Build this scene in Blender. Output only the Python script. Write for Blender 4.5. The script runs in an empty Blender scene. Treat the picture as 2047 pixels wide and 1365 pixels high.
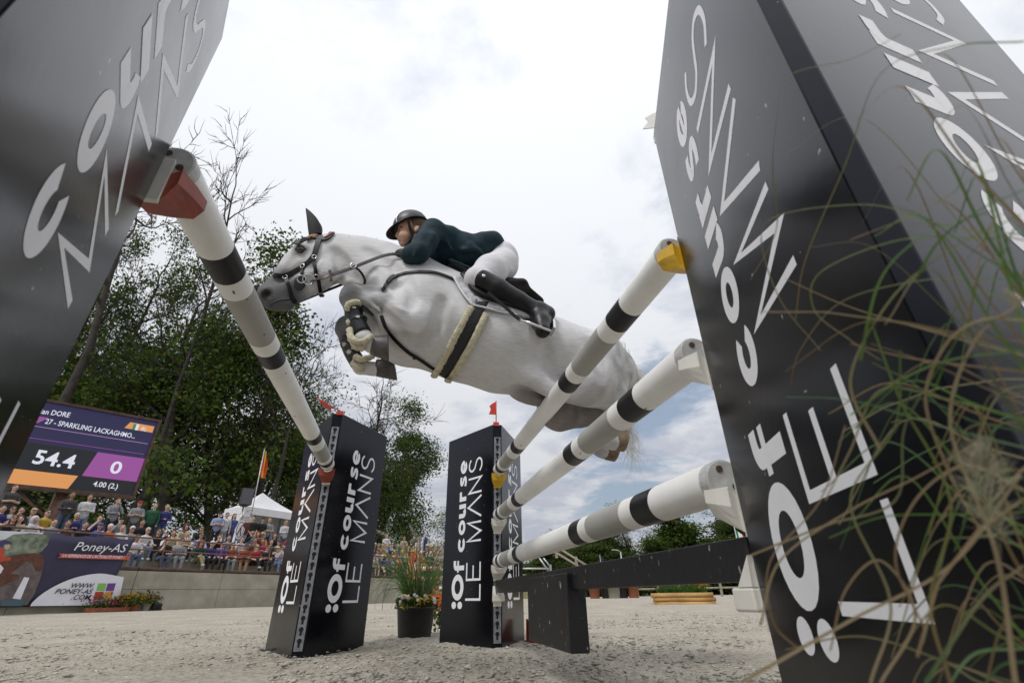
import bpy, bmesh, math, random
import numpy as np
from mathutils import Vector, Matrix

random.seed(7)
RNG = np.random.default_rng(11)
SC = bpy.context.scene
COL = SC.collection

# ------------------------------------------------------------------ camera (calibrated on the level poles and plumb stand edges)
CX, CY, HC = 1023.5, 682.5, 0.34
_zen, _yv = (995.0, -1062.0), (793.0, 1194.0)
FPX = math.sqrt(-((_zen[0]-CX)*(_yv[0]-CX) + (_zen[1]-CY)*(_yv[1]-CY)))
def _cv(x, y): return np.array([x-CX, CY-y, FPX])
_z = _cv(*_zen); _z /= np.linalg.norm(_z)
_y = _cv(*_yv); _y /= np.linalg.norm(_y)
_x = np.cross(_y, _z); _x = _x if _x[0] > 0 else -_x
RW = np.stack([_x, _y, _z])
CAM = np.array([0, 0, HC])
def ray(x, y):
    d = RW @ _cv(x, y); return d/np.linalg.norm(d)
def PY(x, y, Y): d = ray(x, y); return CAM + d*(Y/d[1])          # point seen at a pixel, on the plane at depth Y
def PX(x, y, X): d = ray(x, y); return CAM + d*(X/d[0])
def PZ(x, y, Z=0.0): d = ray(x, y); return CAM + d*((Z-HC)/d[2])
def PR(x, y, r): d = ray(x, y); return CAM + d*(r/math.hypot(d[0], d[1]))   # at horizontal range r

cd = bpy.data.cameras.new('camera'); cam = bpy.data.objects.new('camera', cd); COL.objects.link(cam)
cd.sensor_width = 36; cd.sensor_fit = 'HORIZONTAL'; cd.lens = 36*FPX/2047
cd.clip_start = 0.02; cd.clip_end = 3000
M = Matrix(((RW[0,0], RW[0,1], -RW[0,2], 0), (RW[1,0], RW[1,1], -RW[1,2], 0), (RW[2,0], RW[2,1], -RW[2,2], HC), (0,0,0,1)))
cam.matrix_world = M
cd.dof.use_dof = True; cd.dof.focus_distance = 2.9; cd.dof.aperture_fstop = 6.3
SC.camera = cam

# ------------------------------------------------------------------ exposure
SC.view_settings.view_transform = 'Standard'; SC.view_settings.look = 'None'
SC.view_settings.exposure = 0.22; SC.view_settings.gamma = 1.0
SC.cycles.use_denoising = True
SC.cycles.max_bounces = 6; SC.cycles.transparent_max_bounces = 6
SC.cycles.diffuse_bounces = 3; SC.cycles.glossy_bounces = 3

# ------------------------------------------------------------------ sky: Nishita with a broken cloud deck
SUN_EL, SUN_AZ = math.radians(54), math.radians(232)      # azimuth from +Y towards +X
W = bpy.data.worlds.new('World'); SC.world = W; W.use_nodes = True
nt = W.node_tree; nt.nodes.clear()
def N(tp, **kw):
    n = nt.nodes.new(tp)
    for k, v in kw.items(): setattr(n, k, v)
    return n
def mth(op, a, b=None, c=None, clamp=False):
    n = N('ShaderNodeMath', operation=op); n.use_clamp = clamp
    for i, v in enumerate((a, b, c)):
        if v is None: continue
        if isinstance(v, (int, float)): n.inputs[i].default_value = v
        else: nt.links.new(v, n.inputs[i])
    return n.outputs[0]
def mapr(v, a, b, c=0.0, d=1.0):
    n = N('ShaderNodeMapRange', interpolation_type='SMOOTHSTEP')
    nt.links.new(v, n.inputs[0])
    for i, q in enumerate((a, b, c, d)): n.inputs[i+1].default_value = q
    return n.outputs[0]
out = N('ShaderNodeOutputWorld'); bg = N('ShaderNodeBackground'); bg.inputs[1].default_value = 0.1
nt.links.new(bg.outputs[0], out.inputs[0])
sky = N('ShaderNodeTexSky', sky_type='NISHITA', sun_disc=False, sun_elevation=SUN_EL, sun_rotation=SUN_AZ)
sky.air_density = 1.2; sky.dust_density = 0.6
tc = N('ShaderNodeTexCoord'); sep = N('ShaderNodeSeparateXYZ'); nt.links.new(tc.outputs['Generated'], sep.inputs[0])
zz = mth('MAXIMUM', sep.outputs[2], 0.0); den = mth('ADD', zz, 0.16)
cmb = N('ShaderNodeCombineXYZ')
nt.links.new(mth('DIVIDE', sep.outputs[0], den), cmb.inputs[0])
nt.links.new(mth('DIVIDE', sep.outputs[1], den), cmb.inputs[1])
def noise(scale, det, off, rough=0.55, dist=0.0):
    mp = N('ShaderNodeMapping'); mp.inputs['Location'].default_value = off
    nt.links.new(cmb.outputs[0], mp.inputs[0])
    n = N('ShaderNodeTexNoise'); n.inputs['Scale'].default_value = scale; n.inputs['Detail'].default_value = det
    n.inputs['Roughness'].default_value = rough; n.inputs['Distortion'].default_value = dist
    nt.links.new(mp.outputs[0], n.inputs[0]); return n.outputs[0]
n1 = noise(1.05, 9, (3.1, 1.7, 0), 0.6, 0.25)
n2 = noise(2.1, 8, (8.3, 2.2, 0), 0.58, 0.2)
# blue gaps low in the sky, where the deck breaks up
g = ray(1330, 905)
dp = N('ShaderNodeVectorMath', operation='DOT_PRODUCT'); nt.links.new(tc.outputs['Generated'], dp.inputs[0]); dp.inputs[1].default_value = tuple(g)
gap = mapr(dp.outputs['Value'], 0.955, 0.998)
cover = mth('ADD', mth('MULTIPLY', gap, -0.15), mth('ADD', n1, 0.0))
mask = mapr(cover, 0.30, 0.40)
low = mapr(zz, 0.05, 0.75)
shade = mapr(mth('ADD', n2, mth('MULTIPLY', low, 0.14)), 0.43, 0.61)
rmp = N('ShaderNodeMix', data_type='RGBA'); nt.links.new(shade, rmp.inputs[0])
rmp.inputs[6].default_value = (6.5, 6.85, 7.9, 1); rmp.inputs[7].default_value = (9.0, 9.2, 9.65, 1)
mx = N('ShaderNodeMix', data_type='RGBA'); nt.links.new(mask, mx.inputs[0])
hz = N('ShaderNodeMix', data_type='RGBA'); hz.inputs[0].default_value = 0.45
nt.links.new(sky.outputs[0], hz.inputs[6]); hz.inputs[7].default_value = (6.2, 7.0, 8.6, 1)
nt.links.new(hz.outputs[2], mx.inputs[6]); nt.links.new(rmp.outputs[2], mx.inputs[7])
# an overcast deck is brighter towards the zenith
gr = mth('MULTIPLY', mth('ADD', mth('MULTIPLY', zz, 0.9), 1.0), 0.55)
gm = N('ShaderNodeVectorMath', operation='SCALE'); nt.links.new(mx.outputs[2], gm.inputs[0]); nt.links.new(gr, gm.inputs['Scale'])
nt.links.new(gm.outputs[0], bg.inputs[0])

sl = bpy.data.lights.new('sun', 'SUN'); so = bpy.data.objects.new('sun', sl); COL.objects.link(so)
sl.energy = 1.5; sl.angle = math.radians(14); sl.color = (1.0, 0.975, 0.94)
sd = Vector((math.sin(SUN_AZ)*math.cos(SUN_EL), math.cos(SUN_AZ)*math.cos(SUN_EL), math.sin(SUN_EL)))
so.rotation_euler = sd.to_track_quat('Z', 'Y').to_euler(); so.location = (0, 0, 30)

# ------------------------------------------------------------------ helpers
MATS = {}
def mat(name, col, rough=0.6, var=0.0, scale=8.0, bump=0.0, bscale=40.0, metal=0.0, spec=0.5, col2=None, emit=None, trans=0.0, coat=0.0, stretch=None, attr=None):
    """procedural principled material: noise-mottled colour, noise bump"""
    if name in MATS: return MATS[name]
    m = bpy.data.materials.new(name); m.use_nodes = True; t = m.node_tree; p = t.nodes['Principled BSDF']
    p.inputs['Roughness'].default_value = rough; p.inputs['Metallic'].default_value = metal
    p.inputs['Specular IOR Level'].default_value = spec; p.inputs['Coat Weight'].default_value = coat
    c = tuple(col)+(1,)
    p.inputs['Base Color'].default_value = c
    tcn = t.nodes.new('ShaderNodeTexCoord'); src = tcn.outputs['Object']
    if stretch:
        mp = t.nodes.new('ShaderNodeMapping'); mp.inputs['Scale'].default_value = stretch
        t.links.new(src, mp.inputs[0]); src = mp.outputs[0]
    last = None
    if var or col2:
        n = t.nodes.new('ShaderNodeTexNoise'); n.inputs['Scale'].default_value = scale; n.inputs['Detail'].default_value = 6; n.inputs['Roughness'].default_value = 0.6
        t.links.new(src, n.inputs[0])
        r = t.nodes.new('ShaderNodeValToRGB'); r.color_ramp.elements[0].position = 0.32; r.color_ramp.elements[1].position = 0.68
        a = col2 if col2 else tuple(x*(1-var) for x in col); b = col if col2 else tuple(min(1, x*(1+var)) for x in col)
        r.color_ramp.elements[0].color = tuple(a)+(1,); r.color_ramp.elements[1].color = tuple(b)+(1,)
        t.links.new(n.outputs[0], r.inputs[0]); last = r.outputs[0]
        t.links.new(last, p.inputs['Base Color'])
    if attr:
        at = t.nodes.new('ShaderNodeAttribute'); at.attribute_name = attr
        mxn = t.nodes.new('ShaderNodeMix'); mxn.data_type = 'RGBA'; mxn.blend_type = 'MULTIPLY'; mxn.inputs[0].default_value = 1
        if last: t.links.new(last, mxn.inputs[6])
        else: mxn.inputs[6].default_value = c
        t.links.new(at.outputs['Color'], mxn.inputs[7]); t.links.new(mxn.outputs[2], p.inputs['Base Color'])
    if bump:
        n = t.nodes.new('ShaderNodeTexNoise'); n.inputs['Scale'].default_value = bscale; n.inputs['Detail'].default_value = 5
        t.links.new(src, n.inputs[0])
        bn = t.nodes.new('ShaderNodeBump'); bn.inputs['Strength'].default_value = bump; bn.inputs['Distance'].default_value = 0.01
        t.links.new(n.outputs[0], bn.inputs['Height']); t.links.new(bn.outputs[0], p.inputs['Normal'])
    if emit:
        p.inputs['Emission Color'].default_value = tuple(emit[:3])+(1,); p.inputs['Emission Strength'].default_value = emit[3]
    MATS[name] = m
    return m

def link(name, me, parent=None):
    o = bpy.data.objects.new(name, me); COL.objects.link(o)
    if parent: o.parent = parent
    return o
def tag(o, label=None, cat=None, group=None, kind=None):
    for k, v in (('label', label), ('category', cat), ('group', group), ('kind', kind)):
        if v: o[k] = v
    return o
def empty(name, loc, rz=0.0, label=None, cat=None, group=None):
    o = bpy.data.objects.new(name, None); COL.objects.link(o); o.empty_display_size = 0.1
    o.location = tuple(loc); o.rotation_euler = (0, 0, rz)
    return tag(o, label, cat, group)
def np_mesh(name, V, F, mats=(), smooth=False, mi=None):
    """V (n,3), F list of index tuples or (m,k) array"""
    me = bpy.data.meshes.new(name); V = np.asarray(V, dtype=np.float32)
    if isinstance(F, np.ndarray):
        k = F.shape[1]; me.vertices.add(len(V)); me.vertices.foreach_set('co', V.ravel())
        me.loops.add(F.size); me.loops.foreach_set('vertex_index', F.ravel().astype(np.int32))
        me.polygons.add(len(F)); me.polygons.foreach_set('loop_start', np.arange(0, F.size, k, dtype=np.int32))
    else:
        me.from_pydata([tuple(map(float, v)) for v in V], [], F)
    for m in mats: me.materials.append(m)
    if mi is not None: me.polygons.foreach_set('material_index', np.asarray(mi, dtype=np.int32))
    if smooth: me.polygons.foreach_set('use_smooth', np.ones(len(me.polygons), dtype=bool))
    me.update(calc_edges=True); me.validate()
    return me

class MB:
    """collects shapes, builds one mesh object"""
    def __init__(s): s.v = []; s.f = []; s.m = []; s.sm = []
    def add(s, V, F, m=0, smooth=False):
        b = len(s.v); s.v += [tuple(map(float, v)) for v in V]; s.f += [tuple(b+i for i in f) for f in F]; s.m += [m]*len(F); s.sm += [smooth]*len(F); return s
    def box(s, c, size, rot=None, m=0):
        h = np.array(size)/2; V = np.array([[x, y, z] for x in (-1, 1) for y in (-1, 1) for z in (-1, 1)])*h
        if rot is not None: V = V @ np.array(rot.to_3x3() if isinstance(rot, Matrix) else rot).T
        V = V+np.array(c)
        return s.add(V, [(0,1,3,2), (4,6,7,5), (0,4,5,1), (2,3,7,6), (0,2,6,4), (1,5,7,3)], m)
    def tube(s, pts, rad, n=8, m=0, cap=True, flat=None, up=None, smooth=True):
        """swept tube; flat = (width factor, thickness factor) for straps"""
        P = np.array(pts, float); k = len(P); R = np.full(k, rad) if np.isscalar(rad) else np.array(rad, float)
        T = np.gradient(P, axis=0); T /= np.linalg.norm(T, axis=1)[:, None]+1e-12
        u = np.array(up, float) if up is not None else (np.array([0, 0, 1.0]) if abs(T[0][2]) < 0.9 else np.array([1.0, 0, 0]))
        V = []
        for i in range(k):
            a = u - T[i]*(u@T[i]); na = np.linalg.norm(a)
            if na < 1e-6: a = np.cross(T[i], [0.3, 0.5, 0.8]); na = np.linalg.norm(a)
            a /= na; b = np.cross(T[i], a)
            if up is None: u = a
            fa, fb = flat if flat else (1, 1)
            for j in range(n):
                w = 2*math.pi*j/n
                V.append(P[i]+R[i]*(math.cos(w)*fa*a+math.sin(w)*fb*b))
        F = [(i*n+j, i*n+(j+1) % n, (i+1)*n+(j+1) % n, (i+1)*n+j) for i in range(k-1) for j in range(n)]
        s.add(V, F, m, smooth)
        if cap:
            b = len(s.v)-k*n
            s.f += [tuple(b+j for j in reversed(range(n))), tuple(b+(k-1)*n+j for j in range(n))]; s.m += [m, m]; s.sm += [False, False]
        return s
    def strap(s, pts, w, t, nrm, m=0):
        """flat strap along pts, nrm = outward normals (one or per point)"""
        P = np.array(pts, float); k = len(P); T = np.gradient(P, axis=0); T /= np.linalg.norm(T, axis=1)[:, None]
        Nn = np.array(nrm, float); Nn = np.tile(Nn, (k, 1)) if Nn.ndim == 1 else Nn
        V = []
        for i in range(k):
            q = Nn[i]-T[i]*(Nn[i]@T[i]); q /= np.linalg.norm(q); b = np.cross(T[i], q)
            V += [P[i]-b*w/2-q*t/2, P[i]+b*w/2-q*t/2, P[i]+b*w/2+q*t/2, P[i]-b*w/2+q*t/2]
        F = [(i*4+j, i*4+(j+1) % 4, (i+1)*4+(j+1) % 4, (i+1)*4+j) for i in range(k-1) for j in range(4)]
        F += [(3, 2, 1, 0), tuple((k-1)*4+j for j in range(4))]
        return s.add(V, F, m)
    def lathe(s, prof, c=(0, 0, 0), n=20, m=0, smooth=True):
        V = []; k = len(prof)
        for r, z in prof:
            for j in range(n):
                w = 2*math.pi*j/n; V.append((c[0]+r*math.cos(w), c[1]+r*math.sin(w), c[2]+z))
        F = [(i*n+j, i*n+(j+1) % n, (i+1)*n+(j+1) % n, (i+1)*n+j) for i in range(k-1) for j in range(n)]
        return s.add(V, F, m, smooth)
    def prism(s, poly, z0, z1, m=0):
        k = len(poly); V = [(x, y, z0) for x, y in poly]+[(x, y, z1) for x, y in poly]
        F = [(i, (i+1) % k, k+(i+1) % k, k+i) for i in range(k)]+[tuple(reversed(range(k))), tuple(range(k, 2*k))]
        return s.add(V, F, m)
    def sphere(s, c, r, n=10, m=0, sc=(1, 1, 1), rot=None):
        V = []; F = []; kk = n//2
        for i in range(kk+1):
            th = math.pi*i/kk
            for j in range(n):
                w = 2*math.pi*j/n; V.append((r*sc[0]*math.sin(th)*math.cos(w), r*sc[1]*math.sin(th)*math.sin(w), r*sc[2]*math.cos(th)))
        V = np.array(V)
        if rot is not None: V = V @ np.array(rot).T
        for i in range(kk):
            for j in range(n): F.append((i*n+j, (i+1)*n+j, (i+1)*n+(j+1) % n, i*n+(j+1) % n))
        return s.add(V+np.array(c), F, m, True)
    def mesh(s, name, mats):
        me = bpy.data.meshes.new(name); me.from_pydata(s.v, [], s.f)
        for q in (mats if isinstance(mats, (list, tuple)) else [mats]): me.materials.append(q)
        me.polygons.foreach_set('material_index', s.m); me.polygons.foreach_set('use_smooth', s.sm)
        me.update(); me.validate(); return me
    def build(s, name, mats, parent=None): return link(name, s.mesh(name, mats), parent)
def local(parent_o, pts):
    """world points into a parent's frame"""
    mi = (Matrix.Translation(parent_o.location) @ parent_o.rotation_euler.to_matrix().to_4x4()).inverted()
    return [tuple(mi @ Vector(tuple(p))) for p in pts]
def bez(pts, n=16):
    """Catmull-Rom through pts"""
    P = np.array(pts, float); P = np.vstack([2*P[0]-P[1], P, 2*P[-1]-P[-2]]); o = []
    for i in range(1, len(P)-2):
        for t in np.linspace(0, 1, n, endpoint=False):
            a, b, c, d = P[i-1], P[i], P[i+1], P[i+2]
            o.append(0.5*((2*b)+(-a+c)*t+(2*a-5*b+4*c-d)*t*t+(-a+3*b-3*c+d)*t**3))
    o.append(P[-2]); return np.array(o)
_lat = RNG.random((64, 64, 16))
def vnoise(x, y, z=0.0):
    x = np.asarray(x, float); y = np.asarray(y, float); z = np.zeros_like(x)+z
    xi, yi, zi = np.floor(x).astype(int), np.floor(y).astype(int), np.floor(z).astype(int)
    fx, fy, fz = x-xi, y-yi, z-zi
    fx = fx*fx*(3-2*fx); fy = fy*fy*(3-2*fy); fz = fz*fz*(3-2*fz); r = 0
    for a in (0, 1):
        for b in (0, 1):
            for c in (0, 1):
                r = r+_lat[(xi+a) % 64, (yi+b) % 64, (zi+c) % 16]*np.where(a, fx, 1-fx)*np.where(b, fy, 1-fy)*np.where(c, fz, 1-fz)
    return r
def gz(x, y):
    r = np.hypot(x, y); t = np.clip((r-8)/14, 0, 1); return 0.115*t*t*(3-2*t)
# ------------------------------------------------------------------ ground: one sheet, fine where it is near and in view
def build_ground():
    az = np.concatenate([np.radians(np.arange(-180, -58, 6.0)), np.radians(np.arange(-58, 66, 0.3)), np.radians(np.arange(66, 181, 6.0))])
    rr = [0.0, 0.5, 1.0, 1.5]; r = 1.9
    while r < 40: rr.append(r); r *= 1.0085
    while r < 1500: rr.append(r); r *= 1.25
    rr = np.array(rr); A, Rr = np.meshgrid(az, rr, indexing='xy')
    X, Y = Rr*np.sin(A), Rr*np.cos(A); Z = gz(X, Y)
    def fbm(s, sd): return vnoise(X*s+sd, Y*s+sd*1.7)*0.6+vnoise(X*s*2.1+sd, Y*s*2.1+3)*0.4
    clump = np.clip(fbm(13, 3)-0.5, 0, 1)*2.2; pat = np.clip(fbm(0.9, 9)*1.9-0.55, 0.12, 1.15)
    rough = np.clip(vnoise(X*34+5, Y*34)-0.45, 0, 1)
    amp = np.clip((40-Rr)/34, 0, 1)
    Z = Z+amp*(pat*(clump*0.017+rough*0.020)+0.035*(fbm(1.4, 21)-0.5)+0.006*(fbm(24, 2)-0.5))
    k, n = X.shape; V = np.stack([X, Y, Z], -1).reshape(-1, 3)
    i = np.arange((k-1)*(n-1)); a = (i//(n-1))*n+i % (n-1)
    F = np.stack([a, a+n, a+n+1, a+1], 1)
    m = bpy.data.materials.new('arena_sand'); m.use_nodes = True; t = m.node_tree; p = t.nodes['Principled BSDF']; p.inputs['Roughness'].default_value = 0.95; p.inputs['Specular IOR Level'].default_value = 0.15
    tcn = t.nodes.new('ShaderNodeTexCoord')
    def nz(s, d=6, rg=0.65):
        q = t.nodes.new('ShaderNodeTexNoise'); q.inputs['Scale'].default_value = s; q.inputs['Detail'].default_value = d; q.inputs['Roughness'].default_value = rg; t.links.new(tcn.outputs['Object'], q.inputs[0]); return q.outputs[0]
    def ramp(v, p0, c0, p1, c1):
        q = t.nodes.new('ShaderNodeValToRGB'); e = q.color_ramp.elements; e[0].position, e[1].position = p0, p1; e[0].color = c0+(1,); e[1].color = c1+(1,); t.links.new(v, q.inputs[0]); return q.outputs[0]
    def mix(f, a, b, bt='MIX'):
        q = t.nodes.new('ShaderNodeMix'); q.data_type = 'RGBA'; q.blend_type = bt
        if isinstance(f, float): q.inputs[0].default_value = f
        else: t.links.new(f, q.inputs[0])
        t.links.new(a, q.inputs[6]); t.links.new(b, q.inputs[7]); return q.outputs[2]
    c = ramp(nz(1.3), 0.3, (0.385, 0.352, 0.29), 0.7, (0.52, 0.482, 0.41))
    c = mix(0.75, c, ramp(nz(28, 8, 0.7), 0.36, (0.44, 0.41, 0.35), 0.54, (1, 1, 1)), 'MULTIPLY')
    c = mix(0.8, c, ramp(nz(95, 3, 0.6), 0.30, (0.30, 0.27, 0.22), 0.45, (1, 1, 1)), 'MULTIPLY')
    vo = t.nodes.new('ShaderNodeTexVoronoi'); vo.inputs['Scale'].default_value = 16; t.links.new(tcn.outputs['Object'], vo.inputs[0])
    spk = t.nodes.new('ShaderNodeMath'); spk.operation = 'LESS_THAN'; spk.inputs[1].default_value = 0.12; t.links.new(vo.outputs['Distance'], spk.inputs[0])
    sel = t.nodes.new('ShaderNodeSeparateColor'); t.links.new(vo.outputs['Color'], sel.inputs[0])
    s2 = t.nodes.new('ShaderNodeMath'); s2.operation = 'GREATER_THAN'; s2.inputs[1].default_value = 0.87; t.links.new(sel.outputs[0], s2.inputs[0])
    s3 = t.nodes.new('ShaderNodeMath'); s3.operation = 'MULTIPLY'; t.links.new(spk.outputs[0], s3.inputs[0]); t.links.new(s2.outputs[0], s3.inputs[1])
    wh = t.nodes.new('ShaderNodeRGB'); wh.outputs[0].default_value = (0.78, 0.76, 0.72, 1)
    c = mix(s3.outputs[0], c, wh.outputs[0])
    t.links.new(c, p.inputs['Base Color'])
    bn = t.nodes.new('ShaderNodeBump'); bn.inputs['Strength'].default_value = 0.9; bn.inputs['Distance'].default_value = 0.02
    t.links.new(nz(30, 8, 0.75), bn.inputs['Height']); t.links.new(bn.outputs[0], p.inputs['Normal'])
    o = link('sand_ground', np_mesh('sand_ground', V, F, [m], True)); tag(o, 'pale churned sand of the riding arena', 'sand', kind='structure')
    # loose clods and wood fibres
    n = 15000; a = np.radians(RNG.uniform(-52, 62, n)); r = 2.0+9*RNG.random(n)**1.5
    x, y = r*np.sin(a), r*np.cos(a); keep = vnoise(x*0.9+9, y*0.9+9*1.7) > 0.40; x, y, r = x[keep], y[keep], r[keep]; n = len(x)
    base = np.array([[1, 0, 0], [-0.5, 0.87, 0], [-0.5, -0.87, 0], [0.2, 0.1, 0.8], [-0.1, -0.2, -0.7]]); tri = np.array([[0, 1, 3], [1, 2, 3], [2, 0, 3], [1, 0, 4], [2, 1, 4], [0, 2, 4]])
    sz = RNG.gamma(2.0, 0.0026, n)+0.0025; th = RNG.uniform(0, 6.28, n); el = RNG.uniform(0.8, 3.2, n)
    P = base[None]*RNG.uniform(0.6, 1.3, (n, 5, 3)); P[..., 0] *= el[:, None]
    cx, sx = np.cos(th)[:, None], np.sin(th)[:, None]
    Q = np.stack([P[..., 0]*cx-P[..., 1]*sx, P[..., 0]*sx+P[..., 1]*cx, P[..., 2]*0.8], -1)*sz[:, None, None]
    Q += np.stack([x, y, gz(x, y)+0.012], -1)[:, None]
    F = (tri[None]+(np.arange(n)*5)[:, None, None]).reshape(-1, 3)
    o = link('sand_clods', np_mesh('sand_clods', Q.reshape(-1, 3), F, [mat('clod', (0.36, 0.335, 0.285), 0.95, 0.45, 3.0)]))
    tag(o, 'loose crumbs and clods of damp sand scattered over the arena', 'sand', kind='stuff')
build_ground()

# ------------------------------------------------------------------ lettering strokes in a face frame: (v up, u across)
def stroke(P, w, closed=False):
    """P polyline of (v,u); returns flat strip (V2, F) with mitred joints"""
    P = np.array(P, float); n = len(P); L = []; Rr = []
    for i in range(n):
        a = P[i-1] if (i or closed) else P[i]; b = P[(i+1) % n] if (i < n-1 or closed) else P[i]
        d0 = P[i]-a; d1 = b-P[i]
        d0 = d0/np.linalg.norm(d0) if np.linalg.norm(d0) > 1e-9 else None; d1 = d1/np.linalg.norm(d1) if np.linalg.norm(d1) > 1e-9 else None
        if d0 is None: d0 = d1
        if d1 is None: d1 = d0
        m = d0+d1; nm = np.linalg.norm(m); m = m/nm if nm > 1e-6 else d0
        q = np.array([-m[1], m[0]]); k = max(0.33, abs(q@np.array([-d0[1], d0[0]])))
        L.append(P[i]+q*w/2/k); Rr.append(P[i]-q*w/2/k)
    V = L+Rr; F = [(i, i+1, n+i+1, n+i) for i in range(n-1)]
    if closed: F.append((n-1, 0, n, 2*n-1))
    return V, F
def earc(cv, cu, rv, ru, a0, a1, k=22):
    """arc angles: 0 = +v (advance), 90 = -u (text up)"""
    return [(cv+rv*math.cos(math.radians(a)), cu-ru*math.sin(math.radians(a))) for a in np.linspace(a0, a1, k)]
def ring(cv, cu, rv, ru, iv, iu, a0=0, a1=360, k=28):
    o = earc(cv, cu, rv, ru, a0, a1, k); i = earc(cv, cu, iv, iu, a0, a1, k)
    return o+i, [(j, j+1, k+j+1, k+j) for j in range(k-1)]
def disc(cv, cu, rv, ru, k=20): return earc(cv, cu, rv, ru, 0, 360*(k-1)/k, k), [tuple(range(k))]
def bold_text():
    S = []; t, b = 0.214, 0.312; c = (t+b)/2; ru = (b-t)/2
    S += [[disc(0.279, 0.185, 0.026, 0.031)], [disc(0.279, 0.268, 0.026, 0.031)]]
    S += [[ring(0.4075, 0.2285, 0.0945, 0.083, 0.050, 0.041)]]
    # f
    S += [[stroke([(0.549, b), (0.549, 0.205)]+earc(0.583, 0.2, 0.034, 0.022, 180, 90, 8)+[(0.606, 0.178)], 0.036), stroke([(0.516, 0.226), (0.604, 0.226)], 0.024)]]
    S += [[ring(0.729, c, 0.060, ru, 0.028, 0.0175, 38, 322)]]
    S += [[ring(0.8625, c, 0.0595, ru, 0.028, 0.0175)]]
    S += [[stroke([(0.957, t), (0.957, 0.276)]+earc(0.984, 0.277, 0.027, 0.018, 180, 330, 10), 0.036), stroke([(1.036, t), (1.036, b)], 0.037)]]
    S += [[stroke([(1.097, t), (1.097, b)], 0.037), stroke(earc(1.134, 0.262, 0.038, 0.032, 165, 85, 8)+[(1.16, 0.230)], 0.031)]]
    S += [[stroke(bez([(1.290, 0.233), (1.262, 0.226), (1.230, 0.232), (1.226, 0.247), (1.252, 0.262), (1.278, 0.277), (1.274, 0.294), (1.240, 0.300), (1.206, 0.292)], 4), 0.027)]]
    S += [[ring(1.378, c, 0.0595, ru, 0.030, 0.020, -2, 318), stroke([(1.340, 0.266), (1.432, 0.266)], 0.019)]]
    return S
def thin_text():
    t, b, w = 0.345, 0.530, 0.0165
    S = [[stroke([(0.319, t-0.006), (0.319, b-0.002), (0.425, b-0.002)], w)]]
    S += [[stroke([(0.583, t+0.004), (0.458, t+0.004), (0.458, b-0.004), (0.583, b-0.004)], w), stroke([(0.466, 0.436), (0.560, 0.436)], w)]]
    S += [[stroke([(0.744, b), (0.744, t+0.002), (0.815, 0.525), (0.887, t+0.002), (0.887, b)][:5], w)]]
    S += [[stroke([(0.930, b), (1.012, t+0.002), (1.096, b)], w)]]
    S += [[stroke([(1.130, b), (1.130, t+0.008), (1.252, b-0.008), (1.252, t-0.004)], w)]]
    S += [[stroke(bez([(1.418, 0.372), (1.385, 0.349), (1.338, 0.352), (1.316, 0.388), (1.334, 0.424), (1.368, 0.440), (1.404, 0.458), (1.418, 0.490), (1.394, 0.522), (1.345, 0.526), (1.306, 0.500)], 6), w)]]
    return S
M_BLACK = mat('satin_black_panel', (0.0036, 0.0036, 0.0050), 0.3, 0.3, 5.0, 0.012, 60, spec=0.30)
M_LET = mat('white_vinyl_letter', (0.88, 0.88, 0.91), 0.45, 0.03, 20)
M_EDGE = mat('black_edge_board', (0.012, 0.012, 0.013), 0.55, 0.4, 9.0, 0.1, 50)
M_STRIP = mat('galvanised_strip', (0.24, 0.25, 0.27), 0.45, 0.3, 30, 0.15, 80, metal=0.5)
M_HOLE = mat('dark_keyhole', (0.006, 0.006, 0.006), 0.9)
M_RED = mat('red_plastic', (0.55, 0.045, 0.02), 0.4, 0.15, 20)
M_WHITEPL = mat('white_plastic', (0.72, 0.71, 0.66), 0.42, 0.08, 12)

def scuff_black():
    """chips and dust on the black boards"""
    m = M_BLACK; t = m.node_tree; p = t.nodes['Principled BSDF']; src = p.inputs['Base Color'].links[0].from_socket
    tcn = t.nodes.new('ShaderNodeTexCoord')
    n = t.nodes.new('ShaderNodeTexNoise'); n.inputs['Scale'].default_value = 42; n.inputs['Detail'].default_value = 3; t.links.new(tcn.outputs['Object'], n.inputs[0])
    r = t.nodes.new('ShaderNodeValToRGB'); r.color_ramp.elements[0].position = 0.735; r.color_ramp.elements[1].position = 0.75; t.links.new(n.outputs[0], r.inputs[0])
    mxn = t.nodes.new('ShaderNodeMix'); mxn.data_type = 'RGBA'; t.links.new(r.outputs[0], mxn.inputs[0]); t.links.new(src, mxn.inputs[6]); mxn.inputs[7].default_value = (0.33, 0.31, 0.29, 1)
    n2 = t.nodes.new('ShaderNodeTexNoise'); n2.inputs['Scale'].default_value = 2.5; n2.inputs['Detail'].default_value = 7; t.links.new(tcn.outputs['Object'], n2.inputs[0])
    mr = t.nodes.new('ShaderNodeMapRange'); mr.inputs[1].default_value = 0.45; mr.inputs[2].default_value = 0.8; mr.inputs[3].default_value = 0.18; mr.inputs[4].default_value = 0.30; t.links.new(n2.outputs[0], mr.inputs[0])
    t.links.new(mxn.outputs[2], p.inputs['Base Color']); t.links.new(mr.outputs[0], p.inputs['Roughness'])
scuff_black()
M_BLACK.node_tree.nodes['Principled BSDF'].inputs['Specular Tint'].default_value = (0.80, 0.85, 1.0, 1)

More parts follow.
